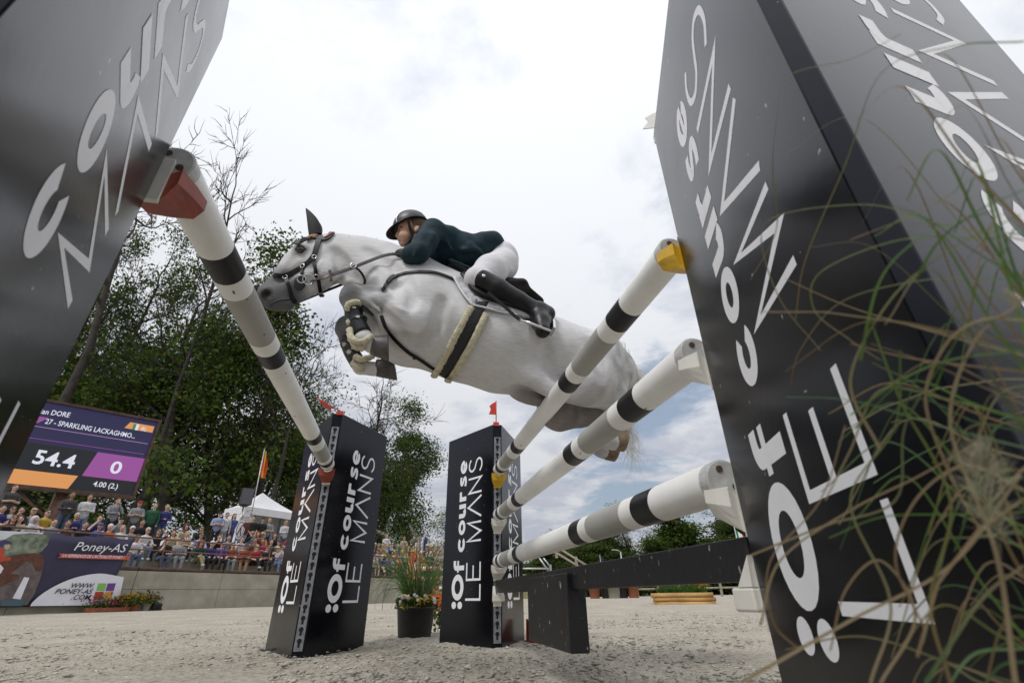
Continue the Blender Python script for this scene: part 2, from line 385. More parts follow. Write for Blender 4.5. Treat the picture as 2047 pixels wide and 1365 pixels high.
HT = 1.674; FLAT = 0.076; LF = 0.68
_hole = None
def jump_stand(front, ang, label):
    """three-sided wing: flat front edge with hole strip, two lettered sides, plain back. local +Y points to the poles"""
    global _hole
    root = empty('jump_stand', (front[0], front[1], 0), ang, label, 'jump stand', 'lettered stands of the oxer')
    ha = math.radians(28); a = FLAT/2; bx, by = a+LF*math.sin(ha), -LF*math.cos(ha); c = 0.02
    poly = [(-a, 0), (-bx, by), (-bx+c, by-c*0.9), (bx-c, by-c*0.9), (bx, by), (a, 0)]
    b = MB(); b.prism(poly, 0.0, HT); body = b.build('body', M_BLACK, root)
    bv = body.modifiers.new('bevel', 'BEVEL'); bv.width = 0.0015; bv.segments = 1
    # faces seen from outside, left edge first
    def face(p0, p1):
        p0, p1 = np.array(p0), np.array(p1); e = (p1-p0)/np.linalg.norm(p1-p0); nrm = np.array([e[1], -e[0]]); return p0, e, nrm
    for f in (face(poly[0], poly[1]), face(poly[4], poly[5]), face(poly[2], poly[3])):
        p0, e, nrm = f; sh = -0.03 if abs(e[1]) < 1e-6 else 0.0
        for nm, glyphs in (('bold_letter', bold_text()), ('thin_letter', thin_text())):
            for strokes in glyphs:
                m = MB()
                for i, (V, F) in enumerate(strokes):
                    h = 0.0004+0.0002*(i % 3)
                    m.add([(p0[0]+e[0]*(u+sh)+nrm[0]*h, p0[1]+e[1]*(u+sh)+nrm[1]*h, v) for v, u in V], F)
                m.build(nm, M_LET, root)
    s = MB(); s.box((0, 0.0035, 0.80), (0.056, 0.005, 1.52)); strip = s.build('hole_strip', M_STRIP, root)
    if _hole is None:
        h = MB(); k = 14
        pts = [(0.0150*math.cos(w), 0.012+0.0150*math.sin(w)) for w in np.linspace(math.radians(-60), math.radians(240), k)]+[(-0.0072, -0.024), (0.0072, -0.024)]
        h.add([(x, 0.0, z) for x, z in pts], [tuple(range(len(pts)))]); _hole = h.mesh('keyhole', M_HOLE)
    for i in range(23):
        o = link('keyhole', _hole, strip); o.location = (0, 0.0068, 0.085+i*0.0655)
    return root
ST = {}
ST['FR'] = jump_stand((0.737, 3.955), math.pi-math.radians(-1.0), 'far black stand on the right, carrying the three rails and a red flag')
ST['FL'] = jump_stand((-0.603, 3.893), math.pi-math.radians(2.5), 'far black stand on the left, where the single rail ends')
ST['NR'] = jump_stand((0.733, 0.922), math.radians(6.3), 'huge near black stand on the right, partly behind fountain grass')
ST['NL'] = jump_stand((-0.631, 0.878), math.radians(-3.6), 'huge near black stand on the left, cut by the picture edge')

# ------------------------------------------------------------------ rails
def rail(x, z, y0, y1, label):
    root = empty('jump_rail', (x, y0, z), 0, label, 'rail', 'striped rails of the oxer')
    rn = random.Random(label)
    MW = mat('rail_white', (0.84, 0.835, 0.81), 0.42, 0.07, 5, 0.05, 120); MG = mat('rail_grey', (0.35, 0.345, 0.32), 0.45, 0.08, 5, 0.05, 120); MK = mat('rail_black', (0.008, 0.008, 0.010), 0.4, 0.4, 14, spec=0.35)
    L = y1-y0
    cuts = [0, .105, .148, .180, .292, .323, .364, .722, .762, .810, .912, .940, .968, 1.0]; seq = 'WKWGWKWKWGWKW'
    for k, ch in enumerate(seq):
        a, b = cuts[k]*L, cuts[k+1]*L; m = MB(); r = 0.0495
        m.tube([(0, a+(0.0006 if k else 0), 0), (0, (a+b)/2, 0), (0, b-0.0006, 0)], r, 40, cap=False)
        m.build('band', {'W': MW, 'K': MK, 'G': MG}[ch], root)
    ma = mat('rail_scuff', (0.16, 0.15, 0.13), 0.8, 0.5, 60)
    for side in (0, 1):
        y = -0.0 if side == 0 else L
        e = MB(); n = 32; V = [(0.0497*math.cos(2*math.pi*j/n), y+(0.030 if side == 0 else -0.03), 0.0497*math.sin(2*math.pi*j/n)) for j in range(n)]
        s_ = -1 if side == 0 else 1
        V += [(0.0505*math.cos(2*math.pi*j/n), y+s_*0.002, 0.0505*math.sin(2*math.pi*j/n)) for j in range(n)]
        V += [(0.046*math.cos(2*math.pi*j/n), y+s_*0.005, 0.046*math.sin(2*math.pi*j/n)) for j in range(n)]
        e.add(V, [(j, (j+1) % n, n+(j+1) % n, n+j) for j in range(n)]+[(n+j, n+(j+1) % n, 2*n+(j+1) % n, 2*n+j) for j in range(n)]+[tuple(2*n+j for j in range(n))])
        cap = e.build('end_cap', mat('rail_cap', (0.46, 0.46, 0.45), 0.5, 0.2, 40, 0.1, 90), root)
        for hx, hz in ((-0.012, 0.026), (0.022, -0.014)):
            h = MB(); h.tube([(hx, y+s_*0.0052, hz), (hx, y+s_*0.0075, hz)], 0.0085, 12); h.build('screw_plug', mat('rusty_plug', (0.06, 0.035, 0.022), 0.8, 0.5, 90), cap)
    # knocks in the paint, laid on the surface
    for _ in range(9):
        yy = rn.uniform(0.03, 0.97)*L; w = rn.uniform(-2.2, -0.4); k = MB(); ln, wd = rn.uniform(.006, .022), rn.uniform(.03, .1)
        V = []; 
        for j in range(9):
            q = 2*math.pi*j/9; rr_ = rn.uniform(.5, 1.1); V.append((0.0500*math.cos(w+wd*rr_*math.sin(q)), yy+ln*rr_*math.cos(q), 0.0500*math.sin(w+wd*rr_*math.sin(q))))
        k.add(V, [tuple(range(9))]); k.build('scuff_mark', ma, root)
    return root
rail(0.735, 1.258, 1.005, 3.86, 'topmost striped rail on the right, resting in yellow cups')
rail(0.735, 0.905, 1.005, 3.86, 'second striped rail down on the right, in white cups')
rail(0.735, 0.572, 1.005, 3.86, 'lowest round striped rail on the right, above the black plank')
rail(-0.600, 1.236, 0.915, 3.79, 'single striped rail on the left, held by red cups')

# ------------------------------------------------------------------ cups
def cup(x, y, z, sy, col, label, r=0.0505, flat=False):
    """z = underside of what it carries; sy = +1 when it reaches towards +Y"""
    root = empty('jump_cup', (x, y, z), 0 if sy > 0 else math.pi, label, 'jump cup', 'cups holding the rails')
    k = 13; V = []; F = []; A = np.linspace(-58, 58, k)
    inn = [(0.0, 0.0)]*k if flat else [(0.0515*math.sin(math.radians(a)), r-0.0515*math.cos(math.radians(a))) for a in A]
    if flat: inn = [(0.050*t, 0.0) for t in np.linspace(-1, 1, k)]
    def outer(w, top, bot, wb):
        pts = np.array([(-w, top), (-w*1.02, (top+bot)*.4), (-wb, bot), (0, bot-.003), (wb, bot), (w*1.02, (top+bot)*.4), (w, top)]); t = np.linspace(0, len(pts)-1, k)
        return [tuple(pts[min(int(q), len(pts)-2)]*(1-(q-min(int(q), len(pts)-2)))+pts[min(int(q), len(pts)-2)+1]*(q-min(int(q), len(pts)-2))) for q in t]
    secs = [(0.014, outer(.046, .020, -.070, .030)), (0.050, outer(.056, .024, -.048, .040)), (0.082, outer(.060, .027, -.030, .046))]
    for y, ot in secs: V += [(px, y, pz-0.0015) for px, pz in inn]+[(px, y, pz) for px, pz in ot]
    for q in range(2):
        b0, b1 = q*2*k, (q+1)*2*k
        for i in range(k-1): F += [(b0+i, b0+i+1, b1+i+1, b1+i), (b0+k+i+1, b0+k+i, b1+k+i, b1+k+i+1)]
        F += [(b0, b1, b1+k, b0+k), (b0+k-1, b0+2*k-1, b1+2*k-1, b1+k-1)]
    for b0, fl in ((0, 1), (4*k, 0)):
        for i in range(k-1): F.append((b0+i, b0+k+i, b0+k+i+1, b0+i+1) if fl else (b0+i, b0+i+1, b0+k+i+1, b0+k+i))
    if flat:
        m = MB(); m.box((0, .049, -.026), (.082, .070, .044)); o = m.build('shelf', col, root); b_ = o.modifiers.new('bevel', 'BEVEL'); b_.width = .005; b_.segments = 2
        for sx in (-1, 1):
            m = MB(); m.add([(sx*.0195, .014, -.003), (sx*.0195, .060, -.003), (sx*.0195, .014, .055), (sx*.040, .014, -.003), (sx*.040, .060, -.003), (sx*.036, .014, .055)], [(0, 1, 2), (5, 4, 3), (0, 3, 4, 1), (1, 4, 5, 2), (2, 5, 3, 0)]); m.build('fin', col, root)
    else:
        m = MB(); m.add(V, F); m.build('trough', col, root)
    p = MB(); p.prism([(-0.030, 0.0075), (0.030, 0.0075), (0.026, 0.016), (-0.026, 0.016)], -0.080, 0.040); p.build('back_plate', M_WHITEPL if col is not MATS.get('cup_yellow') else col, root)
    return root
M_CY = mat('cup_yellow', (0.62, 0.37, 0.012), 0.45, 0.15, 25); M_CR = mat('cup_red', (0.25, 0.045, 0.022), 0.5, 0.2, 25, 0.08, 70); M_CW = mat('cup_white', (0.70, 0.68, 0.62), 0.42, 0.08, 14)
for z, c, w in ((1.258, M_CY, 'yellow cup under the top right rail'), (0.905, M_CW, 'white cup under the second right rail'), (0.572, M_CW, 'white cup under the lowest round right rail')):
    cup(0.733, 0.922, z-0.0505, 1, c, w+', at its near end'); cup(0.737, 3.955, z-0.0505, -1, c, w+', at its far end')
cup(0.733, 0.922, 0.352, 1, M_CW, 'white flat cup under the near end of the black plank', flat=True); cup(0.737, 3.955, 0.352, -1, M_CW, 'white flat cup under the far end of the black plank', flat=True)
cup(-0.631+0.02, 0.878, 1.236-0.0505, 1, M_CR, 'red brown cup under the near end of the left rail').scale = (1.06, 1.55, 1.05); cup(-0.603, 3.893, 1.236-0.0505, -1, M_CR, 'red cup under the far end of the left rail')

# ------------------------------------------------------------------ black plank with hanging filler board
def plank():
    mk = mat('black_plank_paint', (0.006, 0.006, 0.008), 0.42, 0.35, 7, 0.12, 45)
    t = mk.node_tree; p = t.nodes['Principled BSDF']; src = p.inputs['Base Color'].links[0].from_socket; tcn = t.nodes.new('ShaderNodeTexCoord')
    mp = t.nodes.new('ShaderNodeMapping'); mp.inputs['Scale'].default_value = (1, 1, 0.35); t.links.new(tcn.outputs['Object'], mp.inputs[0])
    n = t.nodes.new('ShaderNodeTexNoise'); n.inputs['Scale'].default_value = 62; n.inputs['Detail'].default_value = 4; t.links.new(mp.outputs[0], n.inputs[0])
    r = t.nodes.new('ShaderNodeValToRGB'); r.color_ramp.elements[0].position = 0.67; r.color_ramp.elements[1].position = 0.71; t.links.new(n.outputs[0], r.inputs[0])
    mxn = t.nodes.new('ShaderNodeMix'); mxn.data_type = 'RGBA'; t.links.new(r.outputs[0], mxn.inputs[0]); t.links.new(src, mxn.inputs[6]); mxn.inputs[7].default_value = (0.30, 0.28, 0.25, 1); t.links.new(mxn.outputs[2], p.inputs['Base Color'])
    root = empty('jump_plank', (0.735, 0.955, 0.36), 0, 'long black chipped plank with a board hanging under its middle', 'plank')
    def bev(o, w=0.004):
        b = o.modifiers.new('bevel', 'BEVEL'); b.width = w; b.segments = 2
    m = MB(); m.box((0, 1.475, 0.042), (0.035, 2.95, 0.086)); bev(m.build('plank_board', mk, root))
    return root, mk, bev
PLANK, M_PLK, _bev = plank()

def filler():
    m = MB(); m.box((-0.0, 1.52, -0.082), (0.084, 0.69, 0.29)); o = m.build('hanging_board', M_PLK, PLANK); _bev(o, 0.006)
    for yy in (0.004, 2.946):
        m = MB(); m.box((0, yy, 0.042), (0.037, 0.012, 0.082)); m.build('end_batten', M_EDGE, PLANK)
filler()
# ------------------------------------------------------------------ flags on the stands
def wing_flag(x, y, col, lean, label, span):
    root = empty('jump_flag', (x, y, HT), 0, label, 'flag', 'plastic flags on the stands')
    m = MB(); m.box((0, 0, 0.002), (0.05, 0.012, 0.034)); br = m.build('bracket', col, root)
    for sx in (-1, 1):
        b = MB(); b.tube([(sx*0.016, -0.0065, 0.002), (sx*0.016, -0.009, 0.002)], 0.005, 10); b.build('bolt', M_STRIP, br)
    L = 0.22; d = Vector(lean).normalized(); tip = d*L
    m = MB(); m.tube([(0, 0, 0.015), tuple(tip)], 0.0045, 8); m.build('stick', col, root)
    a, b2 = d*L*0.97, d*L*0.40; e = Vector(span)
    m = MB(); pts = [a, a*0.82+b2*0.18+e*0.6, a*0.62+b2*0.38+e, a*0.40+b2*0.6+e*0.78, b2+e*1.05, b2]
    t = e.cross(d).normalized()*0.0012
    V = [p+t for p in pts]+[p-t for p in pts]; k = len(pts)
    m.add(V, [tuple(range(k)), tuple(reversed(range(k, 2*k)))]+[(i, k+i, k+(i+1) % k, (i+1) % k) for i in range(k)]); m.build('pennant', col, root)
wing_flag(0.725, 3.945, M_RED, (0.0, 0, 1), 'upright red plastic flag on top of the far right stand', (-0.062, 0, 0))
wing_flag(-0.585, 3.88, M_RED, (-0.78, -0.2, 0.42), 'leaning red plastic flag on top of the far left stand', (0.0, 0.06, -0.02))
wing_flag(0.733, 0.935, M_WHITEPL, (0.25, 0.1, 0.9), 'white plastic flag on the near right stand, mostly hidden', (-0.06, 0.02, 0))
# red base foot peeping out behind the far right stand
r_ = empty('red_base_foot', (1.10, 4.30, 0.0), 0.3, 'small red plastic foot on the sand behind the plank board', 'base foot')
m = MB(); m.prism([(-0.02, -0.11), (0.02, -0.11), (0.02, 0.11), (-0.02, 0.11)], 0.004, 0.022); m.build('sole', M_RED, r_)
m = MB(); m.add([(-0.012, 0.10, 0.022), (0.012, 0.10, 0.022), (0.012, -0.05, 0.022), (-0.012, -0.05, 0.022), (-0.012, 0.095, 0.17), (0.012, 0.095, 0.17), (0.012, 0.07, 0.17), (-0.012, 0.07, 0.17)], [(0, 1, 5, 4), (1, 2, 6, 5), (2, 3, 7, 6), (3, 0, 4, 7), (4, 5, 6, 7), (3, 2, 1, 0)]); m.build('gusset', M_RED, r_)
# ------------------------------------------------------------------ grandstand frame: wall line measured on its base and coping
KS = 0.8125   # the wall stands 19.5 m off, from the size of the people on it
def zk(z): return 0.34+(z-0.34)*KS
WO = np.array([-9.524, 22.029])*KS; WD = np.array([0.663, 0.749]); WD /= np.linalg.norm(WD); WN = np.array([-WD[1], WD[0]])
WANG = math.atan2(WD[1], WD[0])
def PW(x, y, off=0.0):
    r = ray(x, y); t = ((WO+WN*off)@WN)/(r[:2]@WN); return CAM+r*t
def WS(s, off, z): p = WO+WD*s+WN*off; return np.array([p[0], p[1], z])
def sof(p): return float((np.asarray(p)[:2]-WO)@WD)
RWALL = Matrix.Rotation(WANG, 3, 'Z')
M_CONC = mat('pale_concrete', (0.40, 0.375, 0.31), 0.9, col2=(0.27, 0.25, 0.20), scale=1.6, bump=0.25, bscale=14)
M_TIMB = mat('brown_timber', (0.075, 0.042, 0.03), 0.7, 0.45, 6, 0.3, 30)
M_RUST = mat('rusty_rail', (0.15, 0.075, 0.055), 0.6, 0.35, 12, 0.1, 40)
M_ALU = mat('grey_steel', (0.45, 0.46, 0.47), 0.4, 0.1, 20, metal=0.6)

wall = empty('arena_wall', WS(0, 0, 0), WANG, 'long pale concrete wall below the grandstand', 'wall')
PL = 3.3*KS
for j in range(-3, 9):
    for k, (z0, z1) in enumerate(((0.0, zk(0.745)), (zk(0.757), zk(1.36)))):
        m = MB(); m.box(((j+0.5)*PL, 0.13+0.004*((j*7+k*3) % 3), (z0+z1)/2), (PL-0.014, 0.24, z1-z0)); m.build('concrete_panel', M_CONC, wall)
    m = MB(); m.tube([(j*PL+0.02, 0.06, zk(1.425)), (j*PL+1.3, 0.062, zk(1.43)), (j*PL+PL-.02, 0.06, zk(1.425))], 0.056, 10); m.build('coping_log', M_TIMB, wall)
ZR = zk(1.49)
fence = empty('stand_railing', WS(0, 0.12, ZR), WANG, 'rusty two-bar railing along the front of the grandstand', 'railing')
for s in np.arange(-7, 21, 1.9):
    m = MB(); m.tube([(s, 0, -0.1), (s, 0, 0.84)], 0.02, 8); m.build('post', M_RUST, fence)
for z in (1.02*KS, 0.60*KS):
    m = MB(); m.tube([(x, 0.0, z+0.004*math.sin(x*1.3)) for x in np.arange(-8.0, 21.5, 1.0)], 0.023, 8); m.build('bar', M_RUST, fence)
TIER = [(0.60, zk(1.40)), (1.28, zk(1.78)), (1.96, zk(2.16)), (2.8, zk(2.45))]; ZB = zk(2.45)
stand = empty('grandstand', WS(0, 0, 0), WANG, 'stepped concrete grandstand full of spectators', 'grandstand')
for i, (o0, o1, z) in enumerate(((0.26, 0.95, TIER[0][1]), (0.95, 1.63, TIER[1][1]), (1.63, 2.30, TIER[2][1]), (2.30, 9.0, ZB))):
    for j in range(-3, 9):
        m = MB(); m.box(((j+0.5)*PL, (o0+o1)/2, z/2+0.02), (PL-.01, o1-o0-0.004, z-0.04)); m.build('step', M_CONC, stand)

# ------------------------------------------------------------------ flat print helpers
def flat(name, col, **kw): return mat(name, col, kw.pop('rough', 0.7), **kw)
_layer = {}
def lay(parent, key):
    _layer[key] = _layer.get(key, 0)+1; return _layer[key]
def print_poly(root, name, pts_px, off, m, step=0.003):
    k = lay(root, root.name); P = [PW(x, y, off-step*k) for x, y in pts_px]
    b = MB(); b.add(local(root, P), [tuple(range(len(P)))]); return b.build(name, m, root)
def text_mesh(body, bold=0.0, shear=0.0, space=1.0):
    c = bpy.data.curves.new('txt', 'FONT'); c.body = body; c.size = 1; c.offset = bold; c.shear = shear; c.space_character = space; c.resolution_u = 3
    o = bpy.data.objects.new('txt', c); COL.objects.link(o)
    dg = bpy.context.evaluated_depsgraph_get(); me = bpy.data.meshes.new_from_object(o.evaluated_get(dg)); bpy.data.objects.remove(o); return me
def print_text(root, body, p0, p1, ht, off, m, bold=0.0, shear=0.0, name='lettering', step=0.003, pf=None):
    pf = pf or PW
    """text whose baseline runs from pixel p0 to p1, cap height ht in metres, on the plane at off"""
    k = lay(root, root.name); me = text_mesh(body, bold, shear)
    n = len(me.vertices); co = np.empty(n*3, np.float32); me.vertices.foreach_get('co', co); co = co.reshape(-1, 3)
    A, B = pf(*p0, off-step*k), pf(*p1, off-step*k)
    x0, x1 = co[:, 0].min(), co[:, 0].max(); ex = (B-A)/(x1-x0); ez = np.array([0, 0, 1.0])*ht/0.70
    V = A[None]+(co[:, :1]-x0)*ex[None]+co[:, 1:2]*ez[None]
    me.vertices.foreach_set('co', np.array(local(root, V), np.float32).ravel()); me.materials.clear(); me.materials.append(m); me.update(); me.name = name
    return link(name, me, root)

# ------------------------------------------------------------------ score screen
PWALL = PW
def screen():
    SO = PWALL(263, 990, 4.9)[:2]; sv = ray(2110, 1173)[:2]; sv /= np.linalg.norm(sv); sn = np.array([-sv[1], sv[0]]); SANG = math.atan2(sv[1], sv[0]); OFF = 0.0
    def PW(x, y, off=0.0):
        r = ray(x, y); t = ((SO+sn*off)@sn)/(r[:2]@sn); return CAM+r*t
    def sof(p): return float((np.asarray(p)[:2]-SO)@sv)
    def WS(s, off, z): p = SO+sv*s+sn*off; return np.array([p[0], p[1], z])
    TR, BR = PW(305, 843, OFF), PW(263, 990, OFF); sR = sof(BR); z0, z1 = BR[2], TR[2]; Hh = z1-z0; Wd = Hh*1.86; sL = sR-Wd
    root = empty('score_screen', WS((sL+sR)/2, OFF, ZB), SANG, 'large LED score screen with purple and orange bars above the crowd', 'screen')
    h = Wd/2; zc = (z0+z1)/2-ZB
    m = MB(); m.box((0, 0.22, zc), (Wd+0.22, 0.34, Hh+0.22)); m.build('cabinet', M_TIMB, root)
    for c, s in (((0, -0.02, zc+Hh/2+0.06), (Wd+0.24, 0.2, 0.1)), ((0, -0.02, zc-Hh/2-0.07), (Wd+0.24, 0.2, 0.12)), ((h+0.06, -0.02, zc), (0.1, 0.2, Hh)), ((-h-0.06, -0.02, zc), (0.1, 0.2, Hh))):
        m = MB(); m.box(c, s); m.build('frame_bar', M_TIMB, root)
    def em(n, c, s=0.72): return mat(n, tuple(x*0.05 for x in c), 0.5, emit=(c[0], c[1], c[2], s))
    navy, blk, pur, org, wht = em('led_navy', (0.022, 0.02, 0.075)), em('led_black', (0.012, 0.013, 0.018)), em('led_purple', (0.33, 0.085, 0.34)), em('led_orange', (0.78, 0.34, 0.11)), em('led_white', (0.80, 0.82, 0.92))
    def rect(name, s0, s1, q0, q1, m, sk0=0, sk1=0, k=[0]):
        k[0] += 1; b = MB(); y = -0.03-0.004*k[0]
        b.add([(s0, y, q0-ZB), (s1, y, q0-ZB), (s1+sk1, y, q1-ZB), (s0+sk0, y, q1-ZB)], [(0, 1, 2, 3)]); return b.build(name, m, root)
    L = lambda x, y: (sof(PW(x, y, OFF))-(sL+sR)/2, PW(x, y, OFF)[2])
    rect('display_background', -h, h, z0, z1, navy)
    zt = L(180, 900)[1]; zb = L(150, 955)[1]
    rect('black_band', -h, h, z0, zt-0.02, blk)
    a = L(163, 952)[0]; b_ = L(196, 902)[0]
    zb2 = L(200, 955)[1]
    rect('purple_block', a, h, zb2, L(240, 910)[1], pur, sk0=b_-a)
    rect('orange_band', -h, L(140, 965)[0], z0, L(100, 945)[1], org, sk1=L(156, 951)[0]-L(140, 965)[0])
    rect('orange_corner', L(248, 856)[0], h-0.06, L(262, 857)[1]-0.02, L(270, 846)[1], org, sk0=0.12)
    rect('purple_tab', L(60, 843)[0], L(76, 845)[0], L(75, 846)[1], L(80, 833)[1], pur, sk0=0.12, sk1=0.22)
    yl = L(170, 870)[1]
    rect('thin_line', -h, h-0.08, L(180, 870)[1], L(180, 869)[1], em('led_pink', (0.5, 0.3, 0.55)))
    rect('thin_line', -h, h-0.08, L(150, 889)[1], L(150, 888)[1], pur)
    fx = L(263, 858)[0]; w = 0.10
    for i, cc in enumerate((em('led_green', (0.03, 0.28, 0.12)), wht, org)): rect('flag_stripe', fx+i*w, fx+(i+1)*w-0.004, L(270, 860)[1], L(270, 848)[1], cc)
    o2 = OFF-0.16
    print_text(root, 'ian DORE', (80, 826), (138, 834), 0.23*KS, o2, wht, 0.012, pf=PW)
    print_text(root, '27 - SPARKLING LACKAGHMO...', (89, 846), (269, 876), 0.23*KS, o2, wht, 0.012, pf=PW)
    print_text(root, '54.4', (63, 925), (145, 936), 0.60*KS, o2, wht, 0.02, pf=PW)
    print_text(root, '0', (217, 944), (239, 947), 0.56*KS, o2, wht, 0.02, pf=PW)
    print_text(root, '4.00 (2.)', (185, 971), (234, 977), 0.23*KS, o2, wht, 0.012, pf=PW)
    print_text(root, 'IRL', (281, 860), (292, 862), 0.2*KS, o2, wht, 0.01, pf=PW)
    px = sof(PW(118, 1000, OFF+0.3))-(sL+sR)/2
    m = MB(); m.tube([(px, 0.45, -0.4), (px, 0.45, zc-Hh/2+0.4)], 0.20, 16); m.build('post', M_RUST, root)
    for sx in (-1, 1):
        m = MB(); m.tube([(px+sx*0.1, 0.4, zc-Hh/2-1.0), (px+sx*1.3, 0.4, zc-Hh/2-0.1)], 0.05, 8); m.build('brace', M_RUST, root)
screen()

# ------------------------------------------------------------------ sponsor banner
def banner():
    OFF = -0.12; A, B, Cc, D = PW(-150, 1052, OFF), PW(271, 1075, OFF), PW(203, 1210, OFF), PW(-160, 1216, OFF)
    root = empty('sponsor_banner', WS(sof(Cc), OFF, 0.12), WANG, 'wide sponsor banner with a jumping pony picture hung over the wall', 'banner')
    nav = mat('banner_navy', (0.030, 0.026, 0.065), 0.55, 0.2, 2.0, 0.3, 3); wh = mat('banner_white', (0.72, 0.72, 0.78), 0.55, 0.04, 3, 0.3, 3)
    k = 28; V = []; 
    for i in range(k+1):
        t = i/k
        for j in range(9):
            q = j/8; p = (A*(1-t)+B*t)*(1-q)+(D*(1-t)+Cc*t)*q
            sag = 0.02*math.sin(t*k*0.9)*(1-q)**2-0.035*abs(math.sin(t*math.pi*7))*(1-q)**3
            V.append(p+np.r_[WN*0.02*math.sin(7*t+5*q), sag])
    m = MB(); m.add(local(root, V), [(i*9+j, (i+1)*9+j, (i+1)*9+j+1, i*9+j+1) for i in range(k) for j in range(8)], 0, True)
    sh = m.build('sheet', nav, root); sm = sh.modifiers.new('thick', 'SOLIDIFY'); sm.thickness = 0.004
    o = OFF-0.035
    # jumping picture, left part
    pp = lambda pts: [(x/6.823, 1040+y/6.823) for x, y in pts]
    grn = mat('banner_foliage', (0.28, 0.33, 0.24), 0.6, col2=(0.06, 0.08, 0.05), scale=7); 
    print_poly(root, 'printed_sky', pp([(-900, 100), (600, 165), (480, 300), (300, 480), (-900, 500)]), o, mat('print_sky', (0.62, 0.64, 0.68), 0.6, 0.1, 2))
    print_poly(root, 'printed_trees', pp([(-900, 330), (60, 260), (180, 190), (420, 170), (690, 200), (650, 330), (560, 430), (480, 520), (300, 560), (-900, 600)]), o, grn)
    print_poly(root, 'printed_shade', pp([(-900, 560), (500, 500), (600, 560), (560, 760), (470, 1000), (370, 1150), (-900, 1160)]), o, mat('print_dark', (0.07, 0.055, 0.06), 0.6, col2=(0.16, 0.13, 0.12), scale=6))
    print_poly(root, 'printed_wing', pp([(170, 1060), (330, 770), (400, 780), (280, 1075)]), o, wh)
    print_poly(root, 'printed_pony', pp([(-900, 640), (-100, 560), (60, 500), (250, 460), (470, 440), (590, 470), (600, 560), (560, 700), (490, 690), (440, 560), (360, 560), (280, 620), (150, 720), (270, 740), (250, 790), (90, 860), (-60, 920), (-900, 900)]), o, mat('print_bay', (0.10, 0.035, 0.018), 0.6, 0.4, 9))
    print_poly(root, 'printed_jacket', pp([(-300, 560), (-120, 380), (0, 370), (60, 390), (50, 500), (150, 500), (140, 540), (10, 565), (-100, 640)]), o, mat('print_red', (0.48, 0.06, 0.025), 0.6, 0.2, 8))
    print_poly(root, 'printed_helmet', pp([(-40, 330), (0, 285), (70, 262), (150, 285), (150, 320), (60, 318), (40, 350), (-20, 370)]), o, mat('print_helmet', (0.05, 0.04, 0.13), 0.6))
    print_poly(root, 'printed_face', pp([(60, 330), (135, 322), (140, 360), (100, 400), (60, 385)]), o, mat('print_skin', (0.52, 0.36, 0.30), 0.6))
    print_poly(root, 'printed_pad', pp([(-60, 590), (10, 600), (50, 650), (10, 720), (-60, 730)]), o, wh)
    print_poly(root, 'printed_base', pp([(0, 1165), (30, 1085), (340, 1075), (300, 1165)]), o, mat('print_teal', (0.06, 0.11, 0.14), 0.6))
    arc = [(410, 1165)]+[(410+(1690-410)*t, 1165-445*math.sin(min(1, t*1.28)*math.pi/2)**0.72 + (max(0, t-0.78)*230)) for t in np.linspace(0.02, 1, 16)]+[(1610, 1150)]
    print_poly(root, 'white_curve', pp(arc), o, wh)
    for pts, n, c in (([(1340, 853), (1455, 855), (1425, 960), (1310, 957)], 'green_square', (0.22, 0.48, 0.11)), ([(1470, 855), (1582, 853), (1550, 957), (1438, 958)], 'purple_square', (0.15, 0.045, 0.25)), ([(1303, 970), (1418, 968), (1390, 1072), (1273, 1072)], 'red_square', (0.42, 0.04, 0.018)), ([(1435, 970), (1548, 968), (1518, 1070), (1402, 1070)], 'ochre_square', (0.58, 0.33, 0.045))):
        print_poly(root, n, pp(pts), o, mat('print_'+n, c, 0.6))
    print_poly(root, 'red_ribbon', pp([(808, 448), (1785, 483), (1760, 536), (790, 507), (825, 480)]), o, mat('print_ribbon', (0.50, 0.085, 0.055), 0.6))
    q = lambda x, y: (x/6.823, 1040+y/6.823)
    lw = mat('banner_letter', (0.80, 0.80, 0.84), 0.6); ld = mat('banner_dark_letter', (0.012, 0.012, 0.03), 0.6)
    print_text(root, 'Poney-AS', q(1005, 405), q(1715, 432), 0.27*KS, o, lw, 0.0, 0.25)
    print_text(root, 'LA RÉFÉRENCE DE L\'ACTUALITÉ PONEY !', q(845, 494), q(1690, 520), 0.085*KS, o, lw, 0.012, 0.25)
    print_text(root, 'WWW.', q(965, 915), q(1275, 918), 0.14*KS, o, ld, 0.012, 0.25)
    print_text(root, 'PONEY-AS', q(745, 995), q(1255, 997), 0.14*KS, o, ld, 0.012, 0.25)
    print_text(root, '.COM', q(965, 1078), q(1230, 1074), 0.14*KS, o, ld, 0.012, 0.25)
banner()

